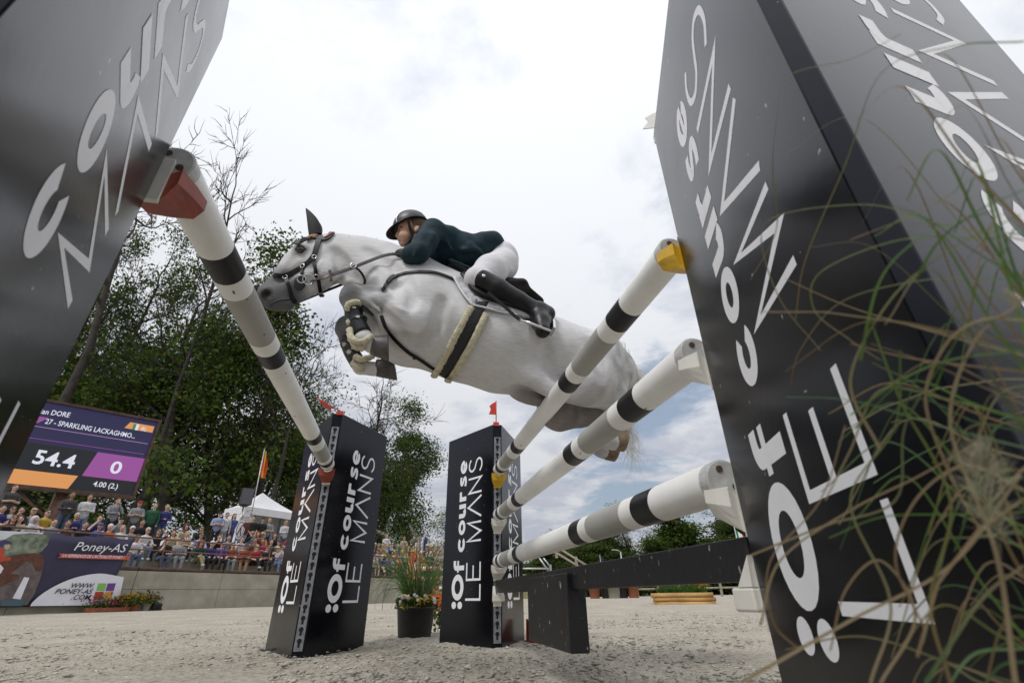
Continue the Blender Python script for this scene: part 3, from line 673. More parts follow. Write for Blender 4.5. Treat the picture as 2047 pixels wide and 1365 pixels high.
# ------------------------------------------------------------------ tent, loudspeaker, flag, feather banners
M_CANV = mat('white_canvas', (0.72, 0.72, 0.74), 0.7, 0.05, 3, 0.15, 6)
def tent():
    OFF = 4.2; a, b = PW(489, 1018, OFF), PW(602, 1021, OFF); zE = (a[2]+b[2])/2; s0, s1 = sof(a), sof(b); Wd = s1-s0; zf = ZB; Dp = Wd*.5; zP = PW(533, 986, OFF+Dp/2)[2]
    root = empty('gazebo_tent', WS(s0, OFF, zf), WANG, 'white pop-up gazebo tent with curtains behind the stand', 'tent')
    e = zE-zf; pk = zP-zf; h = Wd/2
    m = MB(); cs = [(0, 0), (Wd, 0), (Wd, Dp), (0, Dp)]
    for i in range(4):
        A, B = np.array(cs[i]), np.array(cs[(i+1) % 4]); k = 9; V = []; F = []
        for r in range(k+1):
            t = r/k; z = e+(pk-e)*(t**1.35); half = 1-t
            for j in range(7):
                q = j/6; p = (A*(1-q)+B*q)*half+np.array([h*.8, Dp/2])*t; V.append((p[0], p[1], z-0.03*math.sin(q*math.pi)*half))
        F = [(r*7+j, r*7+j+1, (r+1)*7+j+1, (r+1)*7+j) for r in range(k) for j in range(6)]
        m.add(V, F, 0, True)
    m.build('canopy', M_CANV, root)
    for i in range(4):
        A, B = np.array(cs[i]), np.array(cs[(i+1) % 4]); V = []
        for j in range(13):
            q = j/12; p = A*(1-q)+B*q; d = np.array([B[1]-A[1], -(B[0]-A[0])]); d = d/np.linalg.norm(d)*(0.01*math.sin(j*1.9)+0.012)
            V += [(p[0]+d[0], p[1]+d[1], e), (p[0]+d[0]*1.6, p[1]+d[1]*1.6, e-0.32)]
        m = MB(); m.add(V, [(2*j, 2*j+2, 2*j+3, 2*j+1) for j in range(12)], 0, True); m.build('valance', M_CANV, root)
    for p in cs:
        m = MB(); m.box((p[0]+(0.05 if p[0] == 0 else -0.05), p[1]+(0.05 if p[1] == 0 else -0.05), e/2), (0.05, 0.05, e)); m.build('leg', M_ALU, root)
    for x0, x1, xm in ((0.03, 0.52, 0.03), (Wd-0.03, Wd-0.40, Wd-0.03)):
        V = []; k = 8
        for j in range(k+1):
            q = j/k; V += [(x0+(x1-x0)*q, 0.04+0.03*math.sin(j*2.2), e-0.3), (x0+(x1-x0)*q*0.45, 0.04+0.03*math.sin(j*2.2), 0.9), (x0+(x1-x0)*q*0.6, 0.04, 0.02)]
        F = [(3*j+r, 3*(j+1)+r, 3*(j+1)+r+1, 3*j+r+1) for j in range(k) for r in range(2)]
        m = MB(); m.add(V, F, 0, True); m.build('curtain', M_CANV, root)
    for A, B in (((0, Dp), (Wd, Dp)), ((0, 0), (0, Dp)), ((Wd, 0), (Wd, Dp))):
        V = []; 
        for j in range(11):
            q = j/10; V += [(A[0]+(B[0]-A[0])*q, A[1]+(B[1]-A[1])*q-0.02*math.sin(j*2), e-0.1), (A[0]+(B[0]-A[0])*q, A[1]+(B[1]-A[1])*q-0.02*math.sin(j*2), 0.02)]
        m = MB(); m.add(V, [(2*j, 2*j+2, 2*j+3, 2*j+1) for j in range(10)], 0, True); m.build('side_wall', M_CANV, root)
tent()
def loudspeaker():
    OFF = 3.2; c = PW(492, 993, OFF); root = empty('loudspeaker', (c[0], c[1], ZB), WANG-0.35, 'grey loudspeaker on a pole beside the tent', 'loudspeaker')
    z = c[2]-ZB; m = MB(); m.prism([(-0.25, -0.18), (0.25, -0.18), (0.18, 0.24), (-0.18, 0.24)], z-0.35, z+0.35); m.build('cabinet', mat('brown_cabinet', (0.09, 0.055, 0.04), 0.6, 0.3, 9), root)
    m = MB(); m.box((0, -0.192, z), (0.45, 0.02, 0.65)); m.build('grille', mat('grey_grille', (0.09, 0.095, 0.11), 0.6, 0.2, 90, 0.4, 200), root)
    m = MB(); m.tube([(0, 0.05, 0), (0, 0.05, z-0.35)], 0.035, 10); m.build('pole', M_ALU, root)
    m = MB(); m.box((0, 0.0, z-0.375), (0.25, 0.25, 0.05)); m.build('bracket', M_TIMB, root)
loudspeaker()
def flagpole():
    OFF = 3.6; a, b = PW(514, 990, OFF), PW(529, 897, OFF); root = empty('flag_on_pole', (a[0], a[1], ZB), 0, 'red and yellow flag hanging limp from a slanting pole behind the speaker', 'flag')
    A, B = np.array([0, 0, 0.0]), np.array([b[0]-a[0], b[1]-a[1], b[2]-ZB]); m = MB(); m.tube([A, B], 0.022, 8); m.build('pole', M_ALU, root)
    d = (A-B)/np.linalg.norm(A-B); cols = [mat('flag_red', (0.52, 0.07, 0.02), 0.7, 0.2, 6), mat('flag_yellow', (0.75, 0.42, 0.02), 0.7, 0.1, 6)]
    e = np.array([WD[0], WD[1], 0]); L = 1.2
    for k, (u0, u1, c) in enumerate(((0, .27, 0), (.27, .73, 1), (.73, 1, 0))):
        V = []
        for i in range(13):
            t = i/12; base = B+d*0.05+np.array([0, 0, -L*t])
            for q in (u0, (u0+u1)/2, u1):
                w = 0.30*(0.35+0.65*math.sin(min(1, t*1.6)*math.pi/2)); V.append(base+e*(w*q+0.03)+np.r_[WN, 0]*0.07*math.sin(q*9+t*3)+np.array([0, 0, -0.12*q]))
        m = MB(); m.add(V, [(3*i+j, 3*i+j+1, 3*i+j+4, 3*i+j+3) for i in range(12) for j in range(2)], 0, True); o = m.build('stripe', cols[c], root)
flagpole()
def feather(px, top, bot, off, w, cols, label):
    b, t = PW(px, bot, off), PW(px+3, top, off); z0 = zk(2.3) if off < 12 else gz(b[0], b[1]); H = t[2]-z0
    root = empty('feather_flag', (b[0], b[1], z0), WANG, label, 'feather flag')
    m = MB(); m.tube([(0, 0, 0), (0, 0, H*0.8), (w*0.25, 0, H*0.97), (w*0.7, 0, H)], 0.018, 8); m.build('mast', M_ALU, root)
    zs = np.linspace(b[2]-z0, H, 15); n = len(cols)
    for k, c in enumerate(cols):
        V = []; za, zb = k/n, (k+1)/n
        for i in range(9):
            t_ = za+(zb-za)*i/8; z = (b[2]-z0)+(H-(b[2]-z0))*t_; ww = w*min(1, 0.75+t_*0.35)*(1-max(0, t_-0.72)/0.28*0.9)
            x0 = 0.02+max(0, t_-0.8)*w*2.0; V += [(x0, 0, z), (x0+ww*0.5, 0.05*math.sin(t_*9), z-0.02), (x0+ww, 0.02, z)]
        m = MB(); m.add(V, [(3*i+j, 3*i+j+1, 3*i+j+4, 3*i+j+3) for i in range(8) for j in range(2)], 0, True); m.build('cloth', c, root)
    return root
mar = mat('cloth_maroon', (0.10, 0.022, 0.025), 0.7, 0.2, 5); ff = feather(470, 1015, 1080, 1.55, 0.5, [mat('cloth_grey_blue', (0.25, 0.28, 0.42), 0.7), mar, mar, mat('cloth_photo', (0.42, 0.40, 0.36), 0.7, 0.5, 5), M_CANV], 'maroon feather flag with a white round emblem among the spectators')
m = MB(); cc = PW(479, 1058, 1.55)-np.array(ff.location); cl = Matrix.Rotation(-WANG, 3, 'Z') @ Vector(cc); k = 20
m.add([(cl.x+0.19*math.cos(2*math.pi*i/k), -0.03, cl.z+0.35*math.sin(2*math.pi*i/k)) for i in range(k)], [tuple(range(k))]); m.build('emblem_disc', M_CANV, ff)
m = MB(); V, F = ring(0, 0, 0.29, 0.155, 0.265, 0.135); m.add([(cl.x+u, -0.036, cl.z+v) for v, u in V], F); m.build('emblem_ring', mar, ff)
m = MB(); m.tube([(cl.x-0.08, -0.04, cl.z-0.2), (cl.x+0.02, -0.04, cl.z+0.1), (cl.x+0.1, -0.04, cl.z+0.2)], 0.02, 6); m.tube([(cl.x+0.06, -0.04, cl.z-0.22), (cl.x+0.03, -0.04, cl.z+0.05)], 0.016, 6); m.build('emblem_mark', mar, ff)
M_NAVYC = mat('cloth_navy', (0.02, 0.02, 0.12), 0.7, 0.2, 5)
feather(845, 1070, 1100, 6.0, 0.5, [M_NAVYC], 'narrow navy feather flag behind the centre spectators')

# ------------------------------------------------------------------ trees
M_BARK = mat('grey_brown_bark', (0.034, 0.028, 0.023), 0.9, 0.45, 5, 0.5, 20)
def leaf_mat(name, c):
    m = bpy.data.materials.new(name); m.use_nodes = True; t = m.node_tree; p = t.nodes['Principled BSDF']; o = t.nodes['Material Output']
    at = t.nodes.new('ShaderNodeAttribute'); at.attribute_name = 'tint'
    oi = t.nodes.new('ShaderNodeObjectInfo'); hs = t.nodes.new('ShaderNodeHueSaturation'); mr = t.nodes.new('ShaderNodeMapRange'); mr.inputs[3].default_value = 0.75; mr.inputs[4].default_value = 1.25
    t.links.new(oi.outputs['Random'], mr.inputs[0]); t.links.new(mr.outputs[0], hs.inputs['Value']); t.links.new(at.outputs['Color'], hs.inputs['Color'])
    p.inputs['Roughness'].default_value = 0.55; p.inputs['Specular IOR Level'].default_value = 0.14; t.links.new(hs.outputs[0], p.inputs['Base Color'])
    tr = t.nodes.new('ShaderNodeBsdfTranslucent'); t.links.new(hs.outputs[0], tr.inputs[0]); mx_ = t.nodes.new('ShaderNodeMixShader'); mx_.inputs[0].default_value = 0.38
    t.links.new(p.outputs[0], mx_.inputs[1]); t.links.new(tr.outputs[0], mx_.inputs[2]); t.links.new(mx_.outputs[0], o.inputs[0]); return m
M_LEAF = leaf_mat('oak_leaf', None)
def leaves_mesh(name, C, size, rng, cols, m=None, up=0.5, aspect=0.62):
    n = len(C); nr = rng.normal(size=(n, 3)); nr[:, 2] += up; nr /= np.linalg.norm(nr, axis=1)[:, None]
    a = rng.normal(size=(n, 3)); a -= nr*(a*nr).sum(1)[:, None]; a /= np.linalg.norm(a, axis=1)[:, None]; b = np.cross(nr, a)
    s = (size*rng.uniform(0.65, 1.35, n))[:, None]; fold = nr*s*0.16
    V = np.stack([C-a*s*0.5, C-b*s*0.5*aspect+fold, C+a*s*0.5, C+b*s*0.5*aspect+fold], 1).reshape(-1, 3)
    F = np.arange(n*4).reshape(-1, 4); me = np_mesh(name, V, F, [m or M_LEAF])
    c = np.array(cols)[rng.integers(0, len(cols), n)]*rng.uniform(0.6, 1.3, (n, 1))
    at = me.color_attributes.new('tint', 'FLOAT_COLOR', 'POINT'); at.data.foreach_set('color', np.repeat(np.c_[c, np.ones(n)], 4, axis=0).astype(np.float32).ravel())
    return me
GREEN = [(0.078, 0.122, 0.022), (0.056, 0.098, 0.020), (0.130, 0.160, 0.032), (0.038, 0.070, 0.017)]
def grow(seed, H, base, spread, nlimb, bare=0.0, lean=0.1, leaf=0.20, per=26, clump=0.5, levels=3, trunk=0.0145, minr=0.014, keep=0.52):
    """skeleton tree: returns trunk mesh and leaf centres"""
    rng = np.random.default_rng(seed); mb = MB(); C = []
    def branch(p, d, L, r, lv, isbare):
        n = 5 if lv < 2 else 3; pts = [np.array(p)]; rad = [r]; d = np.array(d, float)
        for i in range(n):
            d = d+rng.normal(size=3)*(0.10 if lv == 0 else 0.22)+np.array([0, 0, 0.10 if lv else 0.05]); d /= np.linalg.norm(d)
            pts.append(pts[-1]+d*L/n); rad.append(r*(1-(i+1)/n*(0.75 if lv == 0 else 0.78)))
        mb.tube(pts, rad, 7 if lv == 0 else (5 if lv == 1 else 3), cap=False)
        P = np.array(pts)
        if lv >= levels:
            if not isbare:
                k = int(per*rng.uniform(0.6, 1.4)); t = rng.uniform(0.25, 1.05, k); ix = np.clip((t*n).astype(int), 0, n-1); q = P[ix]+(P[np.minimum(ix+1, n)]-P[ix])*(t*n-ix)[:, None]
                C.append(q+rng.normal(size=(k, 3))*np.array([clump, clump, clump*0.6]))
            return
        nc = (nlimb if lv == 0 else (6 if lv == 1 else 5))
        for j in range(nc):
            t = (base+(1-base)*((j+rng.uniform(0.2, 0.8))/nc)) if lv == 0 else rng.uniform(0.28, 1.0)
            ix = min(n-1, int(t*n)); q = P[ix]+(P[ix+1]-P[ix])*(t*n-ix); tang = P[ix+1]-P[ix]; tang /= np.linalg.norm(tang)
            o = rng.normal(size=3); o -= tang*(o@tang); o /= np.linalg.norm(o); ang = rng.uniform(0.75, 1.25) if lv == 0 else rng.uniform(0.45, 0.95)
            nd = tang*math.cos(ang)+o*math.sin(ang)
            ll = (H*spread*(1.15-0.75*t)*rng.uniform(0.75, 1.2)) if lv == 0 else L*rng.uniform(0.42, 0.68)
            br = isbare or (lv == 0 and t > 1-bare and rng.random() < 0.9) or (lv == 1 and bare > 0 and rng.random() < 0.12)
            branch(q, nd, ll, max(minr, rad[ix]*rng.uniform(keep-.1, keep+.1)), lv+1, br)
        if lv == 0: branch(P[-1], d, H*0.18, rad[-1], 1, bare > 0)
    branch((0, 0, 0), (rng.normal()*lean, rng.normal()*lean, 1), H*0.82, H*trunk, 0, False)
    return mb.mesh('trunk', M_BARK), (np.concatenate(C) if C else np.zeros((0, 3))), rng
TREES = {}
def variant(key, leaf=0.20, **kw):
    tr, C, rng = grow(**kw); TREES[key] = (tr, leaves_mesh('crown', C, leaf, rng, GREEN) if len(C) else None, float(kw['H']))
variant('oak', seed=3, H=20, base=0.13, spread=0.34, nlimb=15, per=19, clump=0.36, leaf=0.21)
variant('oak2', seed=8, H=20, base=0.10, spread=0.30, nlimb=16, per=19, clump=0.35, leaf=0.20)
variant('stag', seed=21, H=20, base=0.22, spread=0.34, nlimb=15, per=13, clump=0.36, leaf=0.19, bare=0.5, minr=0.022, keep=0.56)
variant('lime', seed=34, H=20, base=0.07, spread=0.28, nlimb=17, per=36, clump=0.7, leaf=0.27)
variant('dense', seed=77, H=20, base=0.05, spread=0.30, nlimb=16, per=60, clump=1.0, leaf=0.46)
variant('dead', seed=55, H=20, base=0.5, spread=0.34, nlimb=10, per=0, bare=1.0, trunk=0.0115, minr=0.026, keep=0.60)
def tree(px, top, rng_, key, label, rz=0.0, z0=None, wide=1.0, group='trees behind the arena', sink=0.0):
    p = PR(px, top, rng_); tr, cr, H0 = TREES[key]; z = z0 if z0 is not None else gz(p[0], p[1]); s = (p[2]-z)/H0
    root = empty('bare_tree' if key == 'dead' else 'leafy_tree', (p[0], p[1], z-sink), rz, label, 'tree', group); root.scale = (s*wide, s*wide, s)
    link('trunk', tr, root)
    if cr: link('crown', cr, root)
ord_ = ['first', 'second', 'third', 'fourth', 'fifth', 'sixth', 'seventh', 'eighth', 'ninth', 'tenth', 'eleventh', 'twelfth']
left = [(60, 560, 50, 'oak2', .3), (150, 500, 48, 'oak', 1.2), (255, 470, 48, 'oak2', 2.5), (355, 445, 42, 'oak', 3.9), (430, 500, 36, 'lime', 0.8), (505, 470, 33, 'stag', 0.2), (565, 560, 35, 'oak2', 5.1), (625, 625, 37, 'stag', 2.2)]
for i, (x, t, r, k, rz) in enumerate(left): tree(x, t, r, k, 'leafy tree behind the stand, %s from the left stand edge' % ord_[i], rz, 2.3, 0.8 if x < 400 else 1.0, group='trees behind the grandstand')
low = [(30, 800, 52, 'lime', 1), (120, 800, 50, 'lime', 2), (215, 760, 50, 'lime', 3), (310, 740, 43, 'lime', 4.1), (395, 760, 41, 'lime', 5), (470, 800, 40, 'lime', .4), (550, 790, 43, 'lime', 1.5), (630, 820, 42, 'lime', 2.4)]
for i, (x, t, r, k, rz) in enumerate(low): tree(x, t, r, k, 'lower bushy tree in the shade behind the tall trees, %s from the left' % ord_[i], rz, 2.2, 1.3, group='bushy trees behind the grandstand')
tree(385, 190, 34, 'dead', 'tall bare tree with dead branches reaching above the left rail', 2.0, 2.3, 0.8)
tree(530, 325, 33, 'dead', 'dead tree top with many upright bare branches left of the grey horse', 4.4, 2.3, 0.55)
tree(612, 640, 32, 'dead', 'slim bare tree below the horse head', 1.0, 2.3, 0.8)
tree(745, 760, 36, 'dead', 'bare spreading tree just right of the far left stand', 5.0, 1.0, 1.3)
mid = [(690, 790, 41, 'oak', 1.7), (765, 830, 46, 'lime', 0.2), (715, 900, 50, 'lime', 3.1), (800, 930, 58, 'lime', 4.4), (880, 945, 62, 'oak2', 2.8)]
for i, (x, t, r, k, rz) in enumerate(mid): tree(x, t, r, k, 'green tree beyond the centre spectators, %s from the left' % ord_[i], rz, 0.4, group='trees beyond the centre crowd')
tree(783, 960, 52, 'dead', 'thin leafless tree above the centre crowd', 0.5, 0.4, 0.9)
right = [(1075, 1048, 66, 'oak', .2), (1125, 1042, 62, 'dense', 1.2), (1185, 1030, 66, 'oak2', 2.6), (1235, 1030, 62, 'dense', 3.3), (1290, 985, 64, 'oak', 4.0), (1345, 1005, 60, 'dense', 5.2), (1405, 995, 63, 'oak2', 0.9), (1465, 985, 60, 'dense', 2.2), (1545, 990, 62, 'oak', 3.0), (1640, 990, 64, 'dense', 4.6)]
for i, (x, t, r, k, rz) in enumerate(right): tree(x, t, r, k, 'dark green tree in the far row on the right, %s from the left' % ord_[i], rz, 0.1, 1.45, group='far row of trees on the right', sink=1.6)
for i, (x, t, r) in enumerate([(1060, 1085, 60), (1105, 1080, 57), (1150, 1075, 60), (1200, 1072, 57), (1250, 1075, 60), (1300, 1068, 57), (1350, 1070, 60), (1400, 1065, 57), (1450, 1062, 60), (1510, 1062, 58), (1580, 1062, 60), (1660, 1062, 60)]): tree(x, t, r, 'dense', 'low dark bushy tree under the far right row, %s from the left' % ord_[i], i*1.1, 0.0, 1.9, group='bushes under the far trees', sink=1.0)
for i, (a_, r_2) in enumerate(((95, 30), (115, 27), (135, 31), (155, 28), (178, 30), (200, 27), (222, 31), (245, 28), (268, 30))):  # out-of-view trees, added to darken the reflections in the black stands
    tr, cr, H0 = TREES['lime' if i % 2 else 'oak2']; q = math.radians(a_); root = empty('leafy_tree', (r_2*math.sin(q), r_2*math.cos(q), 0), i*1.3, 'unseen tree added behind the camera to darken stand reflections, %s clockwise round the arena' % ord_[i], 'tree', 'unseen trees added for reflections in the stands'); root.scale = (.62, .62, .58); link('trunk', tr, root); link('crown', cr, root)
# ------------------------------------------------------------------ organic bodies: smooth-union distance field -> surface nets
def cone(p0, p1, r0, r1, k=0.03, flat=None, tag=0, op='u'):
    """flat = (axis, factor): widths along axis are multiplied by factor"""
    return dict(t='c', a=np.array(p0, float), b=np.array(p1, float), r0=r0, r1=r1, k=k, flat=flat, tag=tag, op=op)
def ell(c, r, rot=None, k=0.03, tag=0, op='u'):
    return dict(t='e', a=np.array(c, float), r=np.array(r, float), R=np.eye(3) if rot is None else np.array(rot), k=k, tag=tag, op=op)
def prim_d(p, Q):
    if p['t'] == 'c':
        a, b = p['a'], p['b']; s = 1.0
        if p['flat'] is not None:
            ax, s = p['flat']; ax = np.array(ax, float)
            h = (Q-a)@ax; Q = Q+(h*(1/s-1))[..., None]*ax; hb = (b-a)@ax; b = b+hb*(1/s-1)*ax
        d = b-a; L = max(d@d, 1e-12); t = np.clip(((Q-a)@d)/L, 0, 1)
        e = np.linalg.norm(Q-a-t[..., None]*d, axis=-1)-(p['r0']+(p['r1']-p['r0'])*t)
        return e*min(1.0, s) if s < 1 else e
    q = (Q-p['a'])@p['R']; r = p['r']; k0 = np.linalg.norm(q/r, axis=-1); k1 = np.linalg.norm(q/(r*r), axis=-1)
    return np.where(k1 > 1e-9, k0*(k0-1)/np.maximum(k1, 1e-9), -r.min())
def prim_box(p):
    if p['t'] == 'c':
        m = max(p['r0'], p['r1'])*(max(1, p['flat'][1]) if p['flat'] is not None else 1); return np.minimum(p['a'], p['b'])-m, np.maximum(p['a'], p['b'])+m
    m = p['r'].max(); return p['a']-m, p['a']+m
def sdf_mesh(prims, vox, smooth=2, lam=0.5):
    B = [prim_box(p) for p in prims if p['op'] == 'u']; lo = np.min([b[0] for b in B], 0)-3*vox; hi = np.max([b[1] for b in B], 0)+3*vox
    n = np.ceil((hi-lo)/vox).astype(int)+1; D = np.full(n, 1e3, np.float32)
    for p in prims:
        b0, b1 = prim_box(p); mg = p['k']+3*vox
        i0 = np.clip(np.floor((b0-mg-lo)/vox).astype(int), 0, n-1); i1 = np.clip(np.ceil((b1+mg-lo)/vox).astype(int)+1, 1, n)
        if np.any(i1 <= i0): continue
        g = np.stack(np.meshgrid(*[lo[i]+vox*np.arange(i0[i], i1[i]) for i in range(3)], indexing='ij'), -1)
        d = prim_d(p, g); sl = tuple(slice(i0[i], i1[i]) for i in range(3)); A = D[sl]; k = p['k']
        if p['op'] == 'u': h = np.maximum(k-np.abs(A-d), 0)/k; D[sl] = np.minimum(A, d)-h*h*k*0.25
        else: h = np.maximum(k-np.abs(A+d), 0)/k; D[sl] = np.maximum(A, -d)+h*h*k*0.25
    S = D < 0; c = np.zeros(n-1, np.int8)
    for o in np.ndindex(2, 2, 2): c += S[o[0]:n[0]-1+o[0], o[1]:n[1]-1+o[1], o[2]:n[2]-1+o[2]]
    ids = np.argwhere((c > 0) & (c < 8)); m = len(ids); idx = np.full(n-1, -1, np.int64); idx[tuple(ids.T)] = np.arange(m)
    acc = np.zeros((m, 3)); cnt = np.zeros(m)
    for ax in range(3):
        o1, o2 = [i for i in range(3) if i != ax]
        for u in (0, 1):
            for v in (0, 1):
                off = np.zeros(3, int); off[o1], off[o2] = u, v; A = ids+off; Bq = A.copy(); Bq[:, ax] += 1
                va, vb = D[tuple(A.T)], D[tuple(Bq.T)]; cr = (va < 0) != (vb < 0); t = np.where(cr, va/np.where(va-vb == 0, 1, va-vb), 0)
                P = off[None].repeat(m, 0).astype(float); P[:, ax] += t; acc += P*cr[:, None]; cnt += cr
    V = lo+vox*(ids+acc/cnt[:, None]); F = []
    for ax in range(3):
        o1, o2 = (ax+1) % 3, (ax+2) % 3; e = np.zeros(3, int); e[ax] = 1
        a = S[tuple(slice(0, n[i]-e[i]) for i in range(3))]; b = S[tuple(slice(e[i], n[i]) for i in range(3))]
        q = np.argwhere(a != b); q = q[(q[:, o1] > 0) & (q[:, o2] > 0) & (q[:, o1] < n[o1]-1) & (q[:, o2] < n[o2]-1)]
        ins = S[tuple(q.T)]; d1 = np.zeros(3, int); d1[o1] = 1; d2 = np.zeros(3, int); d2[o2] = 1
        f = np.stack([idx[tuple(q.T)], idx[tuple((q-d1).T)], idx[tuple((q-d1-d2).T)], idx[tuple((q-d2).T)]], 1)
        f[~ins] = f[~ins][:, ::-1]; F.append(f)
    F = np.concatenate(F); F = F[(F >= 0).all(1)]
    if smooth:
        E = np.concatenate([F[:, [0, 1]], F[:, [1, 2]], F[:, [2, 3]], F[:, [3, 0]]]); deg = np.bincount(E[:, 0], minlength=m)+np.bincount(E[:, 1], minlength=m)
        for i in range(smooth*2):
            w = np.zeros_like(V)
            for k in range(3): w[:, k] = np.bincount(E[:, 0], V[E[:, 1], k], m)+np.bincount(E[:, 1], V[E[:, 0], k], m)
            V = V+(lam if i % 2 == 0 else -lam*0.94)*(w/deg[:, None]-V)
    return V, F
def tags_at(prims, C):
    best = np.full(len(C), 1e9); tg = np.zeros(len(C), int)
    for p in prims:
        if p['op'] != 'u': continue
        d = prim_d(p, C); b = d < best; best[b] = d[b]; tg[b] = p['tag']
    return tg

# ------------------------------------------------------------------ grey horse
YC = 2.40
def sect(top, bot, b, Y=None):
    """body section from its upper and lower outline seen in the photo, half width b; corrects for looking up at it"""
    Y = YC if Y is None else Y; T, B = PY(*top, Y), PY(*bot, Y); c = (T+B)/2; u = (T-B)/2; app = np.linalg.norm(u); un = u/app
    d = ray((top[0]+bot[0])/2, (top[1]+bot[1])/2); k = (d[0]/d[1])*un[0]+(d[2]/d[1])*un[2]
    a = math.sqrt(max(app*app-(b*k)**2, (0.5*app)**2)); return c, a, b
def loft(secs, k=0.04, tag=0):
    o = []
    for (c0, a0, b0), (c1, a1, b1) in zip(secs[:-1], secs[1:]): o.append(cone(c0, c1, a0, a1, k, ((0, 1, 0), (b0+b1)/(a0+a1)), tag))
    return o
def Q(x, y, dy=0.0): return PY(x, y, YC+dy)
HP = []
neck = [sect((667, 474), (692, 553), .078), sect((711, 478), (714, 562), .080), sect((755, 487), (745, 590), .095), sect((800, 501), (776, 640), .125), sect((838, 520), (812, 700), .175)]
trunk = [neck[-1], sect((884, 545), (868, 742), .235), sect((950, 580), (920, 766), .265), sect((1020, 610), (985, 787), .280), sect((1085, 632), (1048, 795), .270), sect((1130, 650), (1100, 798), .245), sect((1175, 664), (1152, 795), .235), sect((1214, 690), (1206, 795), .19)]
HP += loft(neck, .05)+loft(trunk, .05)
HP.append(cone(Q(1206, 742), Q(1234, 748), .16, .115, .05, ((0, 1, 0), 1.15)))
head = [sect((643, 470), (684, 556), .078), sect((606, 485), (668, 565), .086), sect((587, 506), (636, 584), .070), sect((568, 535), (609, 594), .055), sect((549, 555), (585, 605), .050), sect((536, 570), (566, 616), .052)]
HP += loft(head, .025)
HP += [cone(Q(551, 592), Q(536, 586), .070, .050, .03, ((0, 1, 0), .80)), ell(Q(553, 606), (.045, .040, .030), None, .025), ell(Q(571, 609), (.042, .038, .030), None, .025)]
for s in (-1, 1):
    HP += [ell(Q(659, 537, s*.060), (.082, .035, .092), None, .016), ell(Q(603, 494, s*.078), (.045, .022, .030), None, .02), ell(Q(614, 545, s*.052), (.10, .014, .014), Matrix.Rotation(math.radians(-32), 3, 'Y'), .03), cone(Q(590, 505, s*.06), Q(560, 553, s*.042), .022, .018, .02)]
    HP += [ell(Q(531, 585, s*.046), (.026, .022, .030), None, .015), ell(Q(532.5, 585.5, s*.066), (.017, .030, .022), Matrix.Rotation(.5, 3, 'Y'), .006, op='s')]
# near fore leg
def limb(pts, k=0.03): return [cone(a, b, ra, rb, k) for (a, ra), (b, rb) in zip(pts[:-1], pts[1:])]
HP += [cone(Q(858, 575, -.15), Q(800, 632, -.16), .10, .115, .06), ell(Q(828, 634, -.20), (.12, .075, .125), None, .012), cone(Q(835, 560, -.13), Q(850, 640, -.17), .07, .08, .05)]
NFK = Q(704, 590, -.17)
HP += limb([(Q(806, 636, -.17), .112), (Q(765, 607, -.17), .088), (Q(730, 594, -.17), .066), (Q(712, 589, -.17), .064)])+[ell(Q(703, 590, -.17), (.058, .052, .066), None, .03)]
HP += limb([(Q(699, 598, -.17), .052), (Q(704, 620, -.17), .036), (Q(722, 662, -.17), .032), (Q(727, 676, -.17), .043), (Q(741, 689, -.17), .037), (Q(752, 694, -.17), .044)], .02)
# far fore leg
HP += limb([(Q(810, 672, .12), .11), (Q(760, 664, .14), .085), (Q(715, 655, .14), .062), (Q(700, 652, .14), .062)])+[ell(Q(691, 652, .14), (.055, .05, .062), None, .03)]
HP += limb([(Q(688, 660, .14), .05), (Q(695, 684, .14), .036), (Q(714, 724, .14), .032), (Q(721, 733, .14), .042), (Q(742, 737, .14), .036), (Q(758, 738, .14), .043)], .02)
HP += [ell(Q(806, 690, .0), (.12, .15, .10), None, .06)]
# near hind
HP += [cone(Q(1196, 712, -.13), Q(1184, 760, -.16), .15, .145, .028), cone(Q(1230, 735, -.10), Q(1222, 778, -.12), .10, .085, .05), cone(Q(1150, 730, -.12), Q(1165, 770, -.15), .10, .10, .05)]
HP += limb([(Q(1196, 775, -.14), .115), (Q(1226, 797, -.13), .075), (Q(1252, 815, -.12), .050), (Q(1260, 820, -.12), .050), (Q(1250, 834, -.12), .038), (Q(1220, 868, -.12), .032), (Q(1212, 877, -.12), .042), (Q(1222, 883, -.12), .036), (Q(1231, 884, -.12), .042)], .025)
# far hind
HP += [cone(Q(1150, 755, .10), Q(1112, 818, .12), .15, .115, .06)]
HP += limb([(Q(1122, 826, .12), .108), (Q(1160, 828, .12), .075), (Q(1215, 828, .11), .048), (Q(1240, 830, .11), .050), (Q(1232, 846, .11), .036), (Q(1203, 885, .11), .032), (Q(1195, 893, .11), .042), (Q(1204, 901, .11), .036), (Q(1212, 903, .11), .042)], .025)
